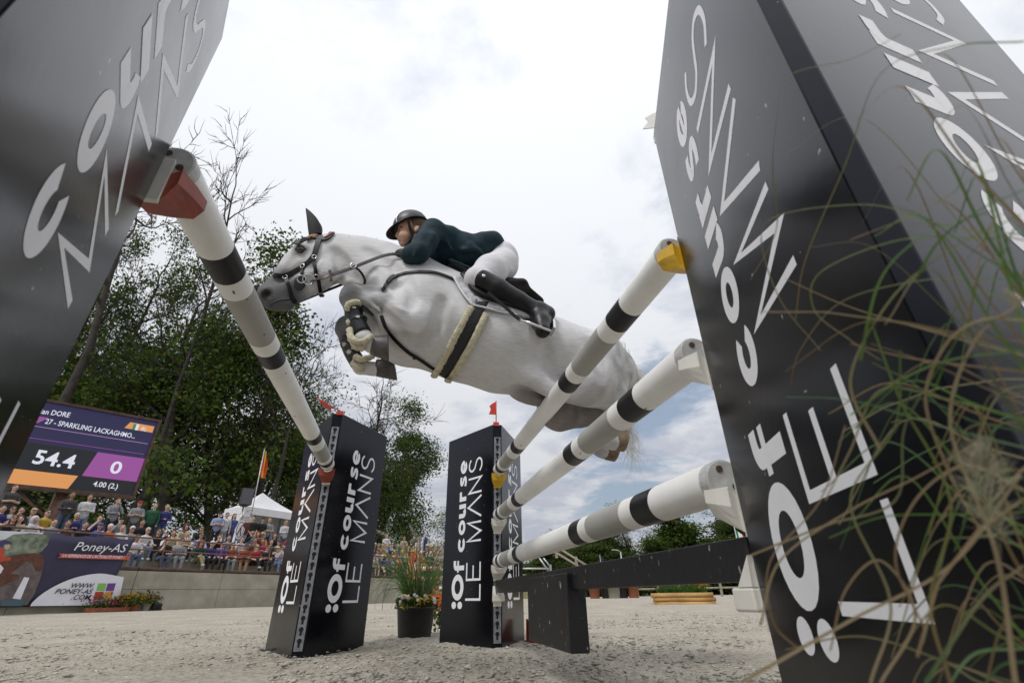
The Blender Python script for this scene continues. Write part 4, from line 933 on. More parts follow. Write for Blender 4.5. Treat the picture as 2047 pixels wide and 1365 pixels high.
# ribs, stifle fold, sheath area, withers
HP += [ell(Q(1060, 796, .0), (.12, .05, .035), Matrix.Rotation(.2, 3, 'Y'), .04), ell(Q(1090, 768, -.16), (.17, .05, .06), Matrix.Rotation(.45, 3, 'Y'), .08), ell(Q(1165, 690, -.17), (.10, .05, .07), None, .05)]
_v, _f = sdf_mesh(HP, 0.02, 1)
_bv = __import__('mathutils.bvhtree', fromlist=['BVHTree']).BVHTree.FromPolygons([tuple(v) for v in _v], [tuple(f) for f in _f.tolist()])
def on_skin(px, py, lift=0.0):
    d = ray(px, py); r = _bv.ray_cast(Vector(CAM), Vector(d), 8.0)
    if r[0] is None: return None
    n = np.array(r[1]); n = n if n@d < 0 else -n; return np.array(r[0])+n*lift
def groove(pts, r, depth, op='s', k=0.03):
    P = [on_skin(x, y, r-depth if op == 's' else -r+depth) for x, y, _ in bez([(a, b, 0) for a, b in pts], 4)]; P = [p for p in P if p is not None]
    for a, b in zip(P[:-1], P[1:]):
        if np.linalg.norm(a-b) < .12: HP.append(cone(a, b, r, r, k, op=op))
for pts, r, dp in (([(696, 546), (722, 566), (748, 583)], .022, .012), ([(748, 576), (772, 577), (798, 570)], .022, .012), ([(806, 672), (838, 680), (862, 662), (878, 630), (884, 600)], .028, .016), ([(800, 655), (772, 630), (742, 609)], .014, .008), ([(1090, 690), (1098, 730), (1120, 760)], .03, .012), ([(1178, 684), (1196, 720), (1204, 760)], .025, .009), ([(668, 500), (690, 525), (696, 546)], .02, .010), ([(640, 560), (664, 556), (678, 540), (672, 515)], .010, .005), ([(560, 560), (585, 545), (606, 530)], .012, .005), ([(815, 560), (826, 590), (822, 615)], .025, .008), ([(735, 500), (765, 520), (800, 545)], .03, .008)): groove(pts, r, dp)
for pts in ([(912, 742), (950, 752), (1000, 766), (1050, 768)], [(770, 596), (790, 612), (812, 624)], [(618, 548), (632, 540), (640, 524)], [(760, 622), (735, 604), (720, 596)]): groove(pts, .008, .0035, 'u', .012)
HV, HF = sdf_mesh(HP, 0.0105, 2)
# coat: noise-mottled colour and fine bump, multiplied by tone
def horse_mat():
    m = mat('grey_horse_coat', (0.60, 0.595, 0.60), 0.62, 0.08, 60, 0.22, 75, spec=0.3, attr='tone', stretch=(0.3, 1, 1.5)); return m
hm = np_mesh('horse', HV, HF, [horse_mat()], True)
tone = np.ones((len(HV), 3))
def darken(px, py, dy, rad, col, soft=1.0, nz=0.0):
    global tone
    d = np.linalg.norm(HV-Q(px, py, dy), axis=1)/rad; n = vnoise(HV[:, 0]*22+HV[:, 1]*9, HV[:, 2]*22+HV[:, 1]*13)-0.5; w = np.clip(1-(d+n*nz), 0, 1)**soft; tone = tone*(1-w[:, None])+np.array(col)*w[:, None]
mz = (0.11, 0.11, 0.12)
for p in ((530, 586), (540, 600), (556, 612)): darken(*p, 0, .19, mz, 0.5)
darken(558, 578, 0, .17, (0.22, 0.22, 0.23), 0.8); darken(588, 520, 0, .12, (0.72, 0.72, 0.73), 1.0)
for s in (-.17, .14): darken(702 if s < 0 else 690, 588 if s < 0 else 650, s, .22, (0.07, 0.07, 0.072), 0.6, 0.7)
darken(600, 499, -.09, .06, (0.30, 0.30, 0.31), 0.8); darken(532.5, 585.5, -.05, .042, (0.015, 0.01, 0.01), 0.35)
darken(1262, 822, -.12, .12, (0.55, 0.54, 0.53), 1); darken(1125, 840, .12, .34, (0.26, 0.225, 0.21), .7, .3); darken(1190, 835, .12, .22, (0.38, 0.34, 0.32), .8, .4); darken(1085, 808, 0.02, .24, (0.28, 0.23, 0.215), .8, .3)  # groin and far hind leg: inner-thigh shade painted into tone, over dark skin
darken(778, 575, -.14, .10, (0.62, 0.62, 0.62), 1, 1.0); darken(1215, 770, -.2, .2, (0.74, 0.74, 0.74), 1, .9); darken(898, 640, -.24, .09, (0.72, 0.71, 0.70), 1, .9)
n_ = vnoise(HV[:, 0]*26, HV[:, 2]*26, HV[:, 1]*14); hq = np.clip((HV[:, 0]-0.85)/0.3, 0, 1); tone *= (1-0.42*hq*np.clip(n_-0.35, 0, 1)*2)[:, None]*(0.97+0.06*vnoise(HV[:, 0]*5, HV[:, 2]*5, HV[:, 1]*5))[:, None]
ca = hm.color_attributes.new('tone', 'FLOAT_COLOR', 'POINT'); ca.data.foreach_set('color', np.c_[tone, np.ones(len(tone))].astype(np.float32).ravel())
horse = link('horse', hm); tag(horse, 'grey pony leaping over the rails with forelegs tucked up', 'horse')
from mathutils.bvhtree import BVHTree
BVH = BVHTree.FromPolygons([tuple(v) for v in HV], [tuple(f) for f in HF.tolist()])
def hit(px, py, lift=0.006, fallback=-0.1, bvh=None):
    d = ray(px, py); r = (bvh or BVH).ray_cast(Vector(CAM), Vector(d), 8.0)
    if r[0] is None: return Q(px, py, fallback), np.array([0, -1.0, 0])
    nn = np.array(r[1]); nn = nn if nn@d < 0 else -nn; return np.array(r[0])+nn*lift, nn
def hits(pts, n=8, lift=0.006, fallback=-0.1):
    C = bez([(x, y, 0) for x, y in pts], n); P = []; Nn = []
    for q in C:
        a, b = hit(q[0], q[1], lift, fallback); P.append(a); Nn.append(b)
    P = np.array(P); Nn = np.array(Nn)
    for _ in range(2):
        P[1:-1] = P[1:-1]*0.5+(P[:-2]+P[2:])*0.25; Nn[1:-1] = Nn[1:-1]*0.5+(Nn[:-2]+Nn[2:])*0.25
    return P, Nn
# eyes, hooves, ear bonnet, mane, tail
M_EYE = mat('dark_eye', (0.012, 0.008, 0.006), 0.08, spec=0.8)
for s in (-1, 1):
    c = hit(600.5, 498.5, 0)[0] if s < 0 else Q(600.5, 498.5, .09)
    m = MB(); m.sphere(c+np.array([0, .006*-s, 0]), 0.0205, 16, sc=(1.15, 1, 1)); e = m.build('eye', M_EYE, horse)
    m = MB(); m.tube(bez([c+np.array([-.028, .004*-s, -.004]), c+np.array([-.012, .006*s, .016]), c+np.array([.010, .006*s, .019]), c+np.array([.030, .004*-s, .002])], 5), 0.0055, 6); m.build('eyelid', mat('horse_eyelid', (0.055, 0.05, 0.05), 0.6), e)
def hoof(c, sole, rc, rs, col, axis_up, sl=0.42):
    c, sole = np.array(c), np.array(sole); d = (sole-c)/np.linalg.norm(sole-c); u = np.array(axis_up, float); u -= d*(u@d); u /= np.linalg.norm(u); v = np.cross(d, u); n = 22; V = []
    for t, r, sh in ((-0.12, rc*0.96, 0), (0.05, rc*1.04, 0.0), (0.9, rs, 0.008), (1.0, rs*0.985, 0.008), (1.0, rs*0.80, 0.008), (0.88, rs*0.66, 0.004)):
        for j in range(n):
            w = 2*math.pi*j/n; q = r*(1.0+0.10*math.cos(w)); V.append(c+(sole-c)*t+u*(q*math.cos(w)*1.05+sh)+v*q*math.sin(w)*0.92-d*(sl*q*math.cos(w) if t > .5 else 0.12*q*math.cos(w)))
    m = MB(); m.add(V, [(i*n+j, i*n+(j+1) % n, (i+1)*n+(j+1) % n, (i+1)*n+j) for i in range(5) for j in range(n)]+[tuple(5*n+j for j in reversed(range(n)))], 0, True)
    return m.build('hoof', col, horse)
HD = mat('dark_hoof', (0.075, 0.068, 0.064), 0.42, 0.4, 25, 0.2, 60); HT_ = mat('tan_hoof', (0.22, 0.16, 0.10), 0.6, 0.45, 22, 0.25, 50)
hoof(Q(748, 692, -.17), Q(776, 701, -.17), .049, .064, HD, (0.1, 0, 1)); hoof(Q(755, 737, .14), Q(789, 742, .14), .047, .062, HD, (0.1, 0, 1))
hoof(Q(1229, 884, -.12), Q(1250, 886, -.12), .045, .056, HT_, (0.2, 0, 1), -.2); hoof(Q(1210, 903, .11), Q(1233, 908, .11), .045, .056, HT_, (0.2, 0, 1), -.2)
M_BONN = mat('black_bonnet_cloth', (0.006, 0.006, 0.008), 0.75, 0.3, 30, 0.2, 150)
# ears under the crocheted bonnet
bon = None
for s in (-1, 1):
    tip = Q(611.5, 416, -.03) if s < 0 else Q(622, 428, .10); b0, b1 = Q(618, 474, s*.045), Q(644, 468, s*.045)
    c = (b0+b1)/2; n = 14; V = []; F = []; L = 9
    for i in range(L):
        t = i/(L-1); cen = c*(1-t)+tip*t+np.array([0.012*math.sin(t*math.pi), -0.008*math.sin(t*math.pi)*(-s), 0]); w = (np.linalg.norm(b1-b0)/2)*(1-t)**0.62*(1+0.30*math.sin(t*math.pi)); w = max(w, .002)
        e1 = (b1-b0)/np.linalg.norm(b1-b0)
        for j in range(n):
            a = 2*math.pi*j/n; V.append(cen+e1*w*math.cos(a)+np.array([0, 1, 0])*w*0.55*math.sin(a))
    m = MB(); m.add(V, [(i*n+j, i*n+(j+1) % n, (i+1)*n+(j+1) % n, (i+1)*n+j) for i in range(L-1) for j in range(n)]+[tuple((L-1)*n+j for j in range(n))], 0, True)
    m.build('ear', M_BONN, horse)
P, Nn = hits([(540, 612), (549, 604), (560, 600), (572, 599), (580, 597)], 6, .002); m = MB(); m.tube(P, .005, 6); m.build('mouth_line', mat('dark_lips', (0.03, 0.027, 0.027), 0.6), horse)
# mane: short crest hair
rg = np.random.default_rng(5); V = []; F = []
crest = bez([(664, 474), (690, 476), (715, 479), (740, 484), (770, 491), (800, 501), (830, 515)], 26)
for q in crest:
    for r in range(4):
        b = Q(q[0]+rg.normal()*1.5, q[1]+4+rg.normal(), rg.normal()*.02); d = np.array([rg.normal()*.012+.016, rg.normal()*.012, .022+rg.normal()*.006]); w = np.array([.004, .002, .001])
        i = len(V); V += [b-w, b+w, b+d*0.6+w*0.7, b+d, b+d*0.6-w*0.7]; F.append((i, i+1, i+2, i+3, i+4))
M_HAIR = mat('white_horse_hair', (0.66, 0.645, 0.60), 0.6, 0.12, 40)
o = link('mane', np_mesh('mane', V, F, [M_HAIR]), horse); o['kind'] = 'stuff'
V = []; F = []
for k in range(330):
    u = rg.random(); dy = rg.normal()*.028
    if u < 0.70:   # bunched tail streaming back and curling under
        s0 = (1240+rg.normal()*5, 716+rg.normal()*10); ln = rg.uniform(.55, 1); pts = [s0, (1254+rg.normal()*4, 738+rg.normal()*6), (1262+rg.normal()*5+12*ln, 758+rg.normal()*6), (1258+rg.normal()*6, 776+rg.normal()*6), (1254+rg.normal()*6, 800+20*ln)]
        if rg.random() < 0.28: pts = [s0, (1262+rg.normal()*5, 733+rg.normal()*4), (1280+rg.normal()*6, 752+rg.normal()*6), (1296+rg.normal()*8, 770+rg.normal()*8)]
        dyy = [0, .01, .02, .03, .05]
    else:           # wisps trailing below
        x0 = 1250+rg.normal()*6; pts = [(x0, 800), (x0+4+rg.normal()*5, 850), (x0+10+rg.normal()*12, 890+rg.normal()*8), (x0+14+rg.normal()*22, 925+rg.normal()*18)]; dyy = [.05, .08, .1, .12, .12]
    P = bez([Q(p[0], p[1], dy+dyy[i]) for i, p in enumerate(pts)], 4); w0 = 0.0024 if u < 0.7 else 0.0011; i0 = len(V)
    for i, p in enumerate(P):
        w = w0*(1-0.75*i/len(P)); V += [p-np.array([w, 0, w*.5]), p+np.array([w, 0, w*.5])]
    F += [(i0+2*i, i0+2*i+1, i0+2*i+3, i0+2*i+2) for i in range(len(P)-1)]
o = link('tail', np_mesh('tail', V, F, [M_HAIR]), horse); o['kind'] = 'stuff'
# tendon boots with sheepskin trim
M_BOOT = mat('black_tendon_boot', (0.009, 0.010, 0.014), 0.42, 0.3, 30, 0.15, 90); M_FLEECE = mat('cream_fleece', (0.60, 0.55, 0.40), 0.95, 0.2, 45, 0.9, 130)
def fleece(pts, r, parent, name='fleece_trim', seed=1):
    rgf = np.random.default_rng(seed); P = bez(pts, 7); m = MB(); n = 9; V = []
    T = np.gradient(P, axis=0)
    for i, p in enumerate(P):
        t = T[i]/np.linalg.norm(T[i]); a = np.cross(t, [0.2, 1, 0.1]); a /= np.linalg.norm(a); b = np.cross(t, a)
        for j in range(n):
            w = 2*math.pi*j/n; rr = r*rgf.uniform(.82, 1.18)*(0.6 if i in (0, len(P)-1) else 1); V.append(p+rr*(a*math.cos(w)+b*math.sin(w)))
    k = len(P); m.add(V, [(i*n+j, i*n+(j+1) % n, (i+1)*n+(j+1) % n, (i+1)*n+j) for i in range(k-1) for j in range(n)]+[tuple(reversed(range(n))), tuple((k-1)*n+j for j in range(n))], 0, True)
    return m.build(name, M_FLEECE, parent)
def tendon_boot(ax, dy, trim, shell_r, label):
    P = bez([Q(x, y, dy) for x, y in ax], 5); m = MB(); m.tube(P, np.linspace(shell_r[0], shell_r[1], len(P)), 18, cap=True); o = m.build('tendon_boot', M_BOOT, horse)
    d = (P[-1]-P[0])/np.linalg.norm(P[-1]-P[0])
    for t in (0.22, 0.55):
        c = P[0]*(1-t)+P[-1]*t; r = (shell_r[0]*(1-t)+shell_r[1]*t)*1.04; a = np.cross(d, [0, 1, 0]); a /= np.linalg.norm(a); b = np.cross(d, a)
        s = MB(); s.tube([c+r*(a*math.cos(w)+b*math.sin(w)) for w in np.linspace(0, 6.283, 20)], 0.008, 6, flat=(1.0, 0.5)); s.build('strap', mat('black_strap', (0.02, 0.02, 0.022), 0.4), o)
        s = MB(); s.box(c+np.array([0.004, -r*1.02, 0]), (0.018, 0.008, 0.012)); s.build('stud', M_ALU, o)
    for i, (tp, r) in enumerate(trim): fleece([Q(x, y, dy-q) for x, y, q in tp], r, o, seed=i+3)
    return o
tendon_boot([(703, 612), (712, 640), (725, 668)], -.17, [([(694, 622, .03), (697, 609, .05), (710, 604, .055), (722, 608, .03)], .016), ([(697, 640, .01), (700, 648, .02)], .015), ([(699, 656, .02), (701, 672, .035), (712, 682, .055), (728, 682, .06), (744, 671, .045)], .0165), ([(702, 676, .0), (712, 692, .02), (728, 696, .03)], .018)], (.043, .047), 'near')
tendon_boot([(692, 676), (702, 702), (716, 726)], .14, [([(688, 684, .02), (692, 692, .03)], .016), ([(697, 700, .03), (702, 708, .03)], .016), ([(708, 712, .05), (722, 718, .06), (740, 714, .05), (748, 706, .04)], .018), ([(706, 722, .02), (716, 734, .03), (730, 734, .03)], .024)], (.042, .045), 'far')
# strap dangling behind the near knee
m = MB(); m.tube([Q(718, 604, -.2), Q(733, 616, -.2), Q(748, 630, -.19)], 0.010, 8, flat=(1, .5)); m.build('boot_strap', M_BOOT, horse)

# ------------------------------------------------------------------ bridle
M_LEA = mat('black_leather', (0.008, 0.007, 0.007), 0.45, 0.3, 40, 0.1, 150, spec=0.25); M_BRL = mat('dark_brown_leather', (0.045, 0.024, 0.018), 0.42, 0.3, 40); M_STEEL = mat('polished_steel', (0.62, 0.62, 0.62), 0.18, metal=1.0)
M_PIPE_R = mat('red_piping', (0.42, 0.10, 0.08), 0.5); M_PIPE_G = mat('gold_piping', (0.50, 0.40, 0.12), 0.5)
bridle = empty('bridle', Q(625, 520, -.1), 0, 'black leather bridle and reins on the grey pony', 'bridle')
def strap(name, pts, w, t, matl, parent, lift=0.007, fb=-.09, n=7):
    P, Nn = hits(pts, n, lift, fb); m = MB(); Lp = local(parent, P); m.strap(Lp, w, t, Nn); return m.build(name, matl, parent)
strap('noseband', [(549, 551), (562, 552), (578, 549), (592, 542), (606, 534), (618, 524), (627, 513)], .024, .009, M_LEA, bridle)
strap('cheek_strap', [(641, 474), (637, 485), (633, 498), (629, 511), (626, 517)], .028, .010, M_LEA, bridle, .009)
strap('cheek_strap', [(627, 518), (630, 532), (633, 548), (636, 560), (638, 573), (640, 586), (641, 590)], .018, .008, M_LEA, bridle)
strap('cheek_strap', [(607, 535), (605, 544), (603, 552)], .016, .008, M_LEA, bridle)
strap('chin_strap', [(571, 556), (575, 565), (579, 577), (582, 590), (586, 601), (590, 605)], .020, .009, M_LEA, bridle)
bb = strap('browband', [(594, 490), (603, 481), (614, 477), (628, 477), (640, 478)], .024, .009, M_LEA, bridle, .010)
strap('headpiece', [(640, 478), (648, 480), (656, 477), (662, 471), (665, 468)], .030, .010, M_LEA, bridle, .010)
strap('piping', [(604, 480), (614, 475.5), (628, 474.5), (637, 476)], .006, .006, M_PIPE_R, bridle, .018); strap('piping', [(616, 472), (624, 471), (631, 471.5)], .007, .006, M_PIPE_G, bridle, .020); strap('piping', [(650, 479), (657, 475), (664, 470)], .008, .006, M_PIPE_R, bridle, .018)
def ring3(name, c, nrm, r, th, matl, parent):
    nrm = np.array(nrm, float); nrm /= np.linalg.norm(nrm); a = np.cross(nrm, [0.1, 0.2, 1]); a /= np.linalg.norm(a); b = np.cross(nrm, a); m = MB()
    m.tube(local(parent, [np.array(c)+r*(a*math.cos(w)+b*math.sin(w)) for w in np.linspace(0, 2*math.pi, 26)]), th, 7, cap=False); return m.build(name, matl, parent)
c, nn = hit(617, 560, .016); ring3('bit_ring', c, nn, .030, .0033, M_STEEL, bridle)
c, nn = hit(603.5, 560, .018); ring3('bit_ring', c, nn, .022, .0033, M_STEEL, bridle)
for p in ((607, 534), (571, 556), (629, 516), (634, 552)):
    c, nn = hit(*p, .013); ring3('buckle', c, nn, .012, .003, M_STEEL, bridle)
c, nn = hit(600, 566, .012); m = MB(); R_ = np.array(Vector(nn).to_track_quat('Z', 'Y').to_matrix()); m.sphere(local(bridle, [c])[0], .040, 16, sc=(.75, 1.2, .16), rot=R_); m.build('bit_guard', mat('black_rubber', (0.02, 0.02, 0.021), 0.55), bridle)
def freestrap(name, P, w, t, matl, parent, nrm=(0, -1, .2)):
    m = MB(); m.strap(local(parent, bez(P, 8)), w, t, np.array(nrm, float)); return m.build(name, matl, parent)
b0, _ = hit(622, 562, .02)
freestrap('rein', [b0, Q(645, 555, -.14), Q(664, 549, -.15)], .020, .006, M_BRL, bridle)
freestrap('rein', [Q(664, 549, -.15), Q(700, 537, -.15), Q(735, 523, -.15), Q(764, 512, -.16), Q(785, 508, -.165), Q(800, 509, -.165)], .019, .006, M_LEA, bridle)
freestrap('rein_stop', [Q(659, 541, -.155), Q(661, 550, -.155), Q(662, 561, -.155)], .014, .012, M_BRL, bridle)
freestrap('rein', [Q(590, 606, .06), Q(640, 586, .08), Q(690, 566, .10), Q(712, 556, .12)], .016, .006, M_LEA, bridle)
freestrap('chin_strap', [Q(641, 588, -.03), Q(643, 592, -.01), Q(645, 590, .03)], .02, .012, M_LEA, bridle)

# ------------------------------------------------------------------ breastplate, saddle
bp = empty('breastplate', Q(800, 560, -.15), 0, 'black leather breastplate and martingale across the pony chest', 'breastplate')
strap('neck_strap', [(764, 582), (772, 570), (783, 559), (798, 551), (820, 546), (845, 545), (866, 546), (882, 550), (898, 556), (912, 562)], .018, .006, M_LEA, bp)
strap('buckle_piece', [(776, 566), (783, 558), (790, 554)], .024, .010, M_LEA, bp, .010)
strap('girth_strap', [(763, 632), (772, 652), (785, 671), (800, 688), (818, 704), (838, 716), (856, 728), (870, 738)], .018, .007, M_LEA, bp, .008, -.12)
freestrap('chest_strap', [Q(799, 715.5, .1), Q(814, 717, .0), Q(828, 717, -.06)], .016, .007, M_LEA, bp, (0, -.3, -1))
freestrap('martingale_strap', [Q(705, 534, -.155), Q(715, 538, -.15), Q(724, 548, -.13), Q(729, 560, -.12), Q(728, 571, -.11)], .012, .006, M_LEA, bp)
ring3('martingale_ring', Q(706, 531, -.158), (0, 1, 0), .016, .003, M_STEEL, bp)

saddle = empty('saddle', Q(970, 590, 0), 0, 'black jumping saddle with pale pad, fleece-edged girth and steel stirrup', 'saddle')
def patch(name, rows, nu, nv, matl, parent, lift, thick=0.006, fb=-.25):
    """cloth patch between two pixel curves, laid on the horse"""
    A, B = bez([(x, y, 0) for x, y in rows[0]], 10), bez([(x, y, 0) for x, y in rows[1]], 10); A = A[np.linspace(0, len(A)-1, nu).astype(int)]; B = B[np.linspace(0, len(B)-1, nu).astype(int)]
    V = []; Nn = []
    for i in range(nu):
        for j in range(nv):
            q = A[i]+(B[i]-A[i])*j/(nv-1); p, n = hit(q[0], q[1], lift, fb); V.append(p); Nn.append(n)
    V = np.array(V).reshape(nu, nv, 3)
    for _ in range(2): V[1:-1] = V[1:-1]*.5+(V[:-2]+V[2:])*.25
    m = MB(); m.add(local(parent, V.reshape(-1, 3)), [(i*nv+j, i*nv+j+1, (i+1)*nv+j+1, (i+1)*nv+j) for i in range(nu-1) for j in range(nv-1)], 0, True)
    o = m.build(name, matl, parent); s = o.modifiers.new('thick', 'SOLIDIFY'); s.thickness = thick; s.offset = 0; return o
M_PADC = mat('silver_quilted_pad', (0.46, 0.46, 0.49), 0.7, 0.35, 28, 0.5, 60)
patch('saddle_pad', [[(904, 558), (916, 578), (930, 597), (944, 613)], [(917, 556), (931, 573), (944, 589), (954, 602)]], 12, 6, M_PADC, saddle, .012)
patch('saddle_pad', [[(944, 611), (970, 617), (1000, 625), (1032, 631), (1060, 640)], [(950, 596), (985, 598), (1020, 604), (1050, 612), (1084, 622)]], 14, 6, M_PADC, saddle, .012)
P, Nn = hits([(905, 559), (917, 579), (930, 597), (944, 613)], 7, .018); m = MB(); m.tube(local(saddle, P), .006, 6); m.build('pad_piping', M_CANV, saddle)
P, Nn = hits([(944, 613), (970, 619), (1000, 627), (1032, 633)], 7, .018); m = MB(); m.tube(local(saddle, P), .006, 6); m.build('pad_piping', M_CANV, saddle)
girth = patch('girth', [[(951, 606), (938, 630), (921, 664), (905, 696), (888, 728), (880, 743)], [(976, 607), (961, 634), (944, 668), (925, 702), (904, 738), (893, 752)]], 22, 5, mat('black_webbing', (0.016, 0.016, 0.018), 0.7, 0.2, 60), saddle, .014, .008)
def fleece_edge(pts, seed):
    P, Nn = hits(pts, 8, .012); rgf = np.random.default_rng(seed); m = MB(); n = 9; V = []; T = np.gradient(P, axis=0)
    for i, p in enumerate(P):
        t = T[i]/np.linalg.norm(T[i]); b = np.cross(t, Nn[i]); b /= np.linalg.norm(b)
        for j in range(n):
            w = 2*math.pi*j/n; q = rgf.uniform(.85, 1.15); V.append(p+q*(b*.019*math.cos(w)+Nn[i]*.013*math.sin(w)))
    k = len(P); m.add(local(saddle, V), [(i*n+j, i*n+(j+1) % n, (i+1)*n+(j+1) % n, (i+1)*n+j) for i in range(k-1) for j in range(n)]+[tuple(reversed(range(n))), tuple((k-1)*n+j for j in range(n))], 0, True); m.build('girth_fleece', M_FLEECE, saddle)
fleece_edge([(942, 616), (932, 634), (915, 666), (899, 698), (882, 728), (873, 742), (869, 748)], 4)
fleece_edge([(971, 630), (961, 650), (946, 680), (928, 712), (910, 742), (898, 756), (894, 762)], 5)
patch('saddle_flap', [[(916, 555), (931, 573), (945, 590), (966, 603), (1000, 614), (1030, 622)], [(940, 545), (965, 555), (990, 565), (1015, 580), (1035, 592), (1060, 606)]], 16, 7, M_LEA, saddle, .030, .012)
SV = [cone(Q(905, 548, 0), Q(950, 570, 0), .05, .05, .03, ((0, 1, 0), 2.2)), cone(Q(950, 570, 0), Q(1010, 585, 0), .05, .055, .03, ((0, 1, 0), 2.4)), cone(Q(1010, 585, -.05), Q(1038, 580, -.05), .055, .050, .03, ((0, 1, 0), 2.2)), cone(Q(1040, 592, 0), Q(1078, 612, 0), .03, .02, .02, ((0, 1, 0), 4.5))]
V, F = sdf_mesh(SV, .012, 2); link('seat', np_mesh('seat', np.array(local(saddle, V)), F, [M_LEA], True), saddle)
# ------------------------------------------------------------------ rider
M_SKIN = mat('fair_skin', (0.56, 0.33, 0.235), 0.5, 0.08, 30, spec=0.35)
M_JACK = mat('dark_teal_jacket', (0.008, 0.027, 0.038), 0.75, 0.35, 14, 0.9, 13, spec=0.25)
M_BREE = mat('pale_breeches', (0.64, 0.635, 0.66), 0.75, 0.05, 20, 0.7, 14)
M_BOOTL = mat('black_riding_boot', (0.006, 0.006, 0.008), 0.38, 0.3, 20, 0.15, 40, spec=0.35)
M_GLOVE = mat('black_glove', (0.012, 0.012, 0.014), 0.7, 0.3, 60, 0.2, 90)
def secc(top, bot, b): return sect(top, bot, b)
tor = [sect((866, 446), (850, 518), .165), sect((893, 460), (884, 540), .150), sect((933, 475), (926, 556), .140), sect((968, 481), (958, 550), .135), sect((1000, 499), (990, 548), .140)]
def arm(s): return [(Q(866, 461, s*.165), .060), (Q(851, 485, s*.21), .050), (Q(837, 505, s*.235), .043), (Q(821, 510, s*.20), .036), (Q(810, 509, s*.155), .030)]
def legs(s): return [(Q(1004, 530, s*.09), .090), (Q(980, 541, s*.18), .080), (Q(954, 559, s*.255), .058)]
def shank(s): return [(Q(961, 561, s*.27), .056), (Q(995, 579, s*.285), .053), (Q(1035, 601, s*.285), .043), (Q(1068, 618, s*.28), .036)]
def foot(s): return [(Q(1080, 622, s*.28), .043), (Q(1094, 627, s*.26), .036)], [(Q(1076, 625, s*.285), .043), (Q(1082, 645, s*.325), .040), (Q(1085, 661, s*.365), .030)]
def loftp(secs, g=0.0, k=.03, tag=0):
    return loft([(c, a+g, b+g) for c, a, b in secs], k, tag)
def grown(l, g): return [(p, r+g) for p, r in l]
HEADP = [ell(Q(824, 452), (.092, .074, .098), None, .02), ell(Q(811, 471), (.054, .054, .062), None, .025), ell(Q(806, 486), (.026, .030, .022), None, .02), cone(Q(797, 462), Q(793.5, 471), .008, .0125, .012, ((0, 1, 0), .85)), ell(Q(800, 455, 0), (.02, .055, .012), None, .012), ell(Q(799.5, 479, 0), (.012, .024, .0085), None, .008), ell(Q(800.5, 483, 0), (.012, .022, .008), None, .008)]
for s in (-1, 1): HEADP += [ell(Q(808, 470, s*.045), (.035, .02, .032), None, .02), ell(Q(801, 459.5, s*.030), (.014, .016, .011), None, .008, op='s'), ell(Q(833, 458, s*.078), (.016, .009, .026), Matrix.Rotation(.3, 3, 'Y'), .008)]
HEADP += [cone(Q(835, 472), Q(862, 478), .058, .064, .03)]
def handp(s, g=0.0):
    o = [ell(Q(803, 507, s*.140), (.036+g, .022+g, .026+g), None, .012)]
    for i, (dx, dz) in enumerate(((-5, -3), (-6.5, 0.2), (-6.2, 3.4), (-4.6, 6.2))):
        a = Q(804+dx*.6, 507+dz, s*.125); b = Q(804+dx-3.5+i*.6, 508.5+dz, s*.105); c = Q(804+dx-.5, 511+dz*.9, s*.080); r = (.0092, .0098, .0092, .008)[i]+g*.6
        o += [cone(a, b, r, r*.95, .004), cone(b, c, r*.95, r*.85, .004)]
    o += [cone(Q(806, 503, s*.118), Q(800, 502, s*.098), .0105+g*.6, .009+g*.6, .005), cone(Q(800, 502, s*.098), Q(795.5, 504, s*.088), .009+g*.6, .008+g*.5, .005)]
    return o
BODY = loftp(tor[:3], -.03)+[cone(Q(930, 512), Q(1000, 524), .075, .08, .03, ((0, 1, 0), 1.2))]+HEADP
for s in (-1, 1):
    BODY += limb(arm(s), .02)+limb(legs(s), .03)+limb(shank(s), .02)+limb(foot(s)[0], .02)+limb(foot(s)[1], .02)+handp(s)+[cone(Q(812, 509, s*.16), Q(806, 508, s*.13), .028, .024, .015)]
BODY += [ell(Q(1003, 524), (.098, .130, .094), None, .04)]
V, F = sdf_mesh(BODY, .0075, 2)
rider = link('person', np_mesh('person', V, F, [M_SKIN], True)); tag(rider, 'rider in dark teal jacket, pale breeches and black helmet crouching over the leaping pony', 'person')
# jacket
JP = loftp(tor[:4], .014, .03)+[cone(Q(960, 512, 0), Q(981, 500, -.02), .104, .095, .03, ((0, 1, 0), 1.5)), cone(Q(962, 500, 0), Q(979, 496, 0), .080, .066, .03, ((0, 1, 0), 1.9)), cone(Q(985, 484, .0), Q(988, 497, -.06), .030, .030, .03, ((0, 1, 0), 2.4)), cone(Q(855, 468), Q(846, 474), .075, .068, .02)]
for s in (-1, 1): JP += limb(grown(arm(s)[:4], .014)+[(Q(816, 510, s*.18), .038)], .03)
# folds
for (a, b, dy) in (((868, 470), (850, 505), -.27), ((880, 468), (905, 500), -.17), ((925, 500), (960, 500), -.165), ((900, 520), (940, 535), -.16), ((940, 490), (975, 515), -.17), ((842, 495), (826, 514), -.28)): JP.append(cone(Q(*a, dy), Q(*b, dy), .012, .007, .03))
V, F = sdf_mesh(JP, .0085, 2); link('jacket', np_mesh('jacket', V, F, [M_JACK], True), rider)
RB = BVHTree.FromPolygons([tuple(v) for v in V], [tuple(f) for f in F.tolist()])
V, F = sdf_mesh([cone(Q(842, 479, 0), Q(852, 478, 0), .066, .072, .02)], .008, 1); link('shirt_collar', np_mesh('shirt_collar', V, F, [mat('white_shirt', (0.7, 0.7, 0.75), 0.7)], True), rider)
BP = [ell(Q(1003, 524), (.108, .140, .104), None, .05)]+[cone(Q(978, 512), Q(1000, 518), .082, .10, .03, ((0, 1, 0), 1.35))]
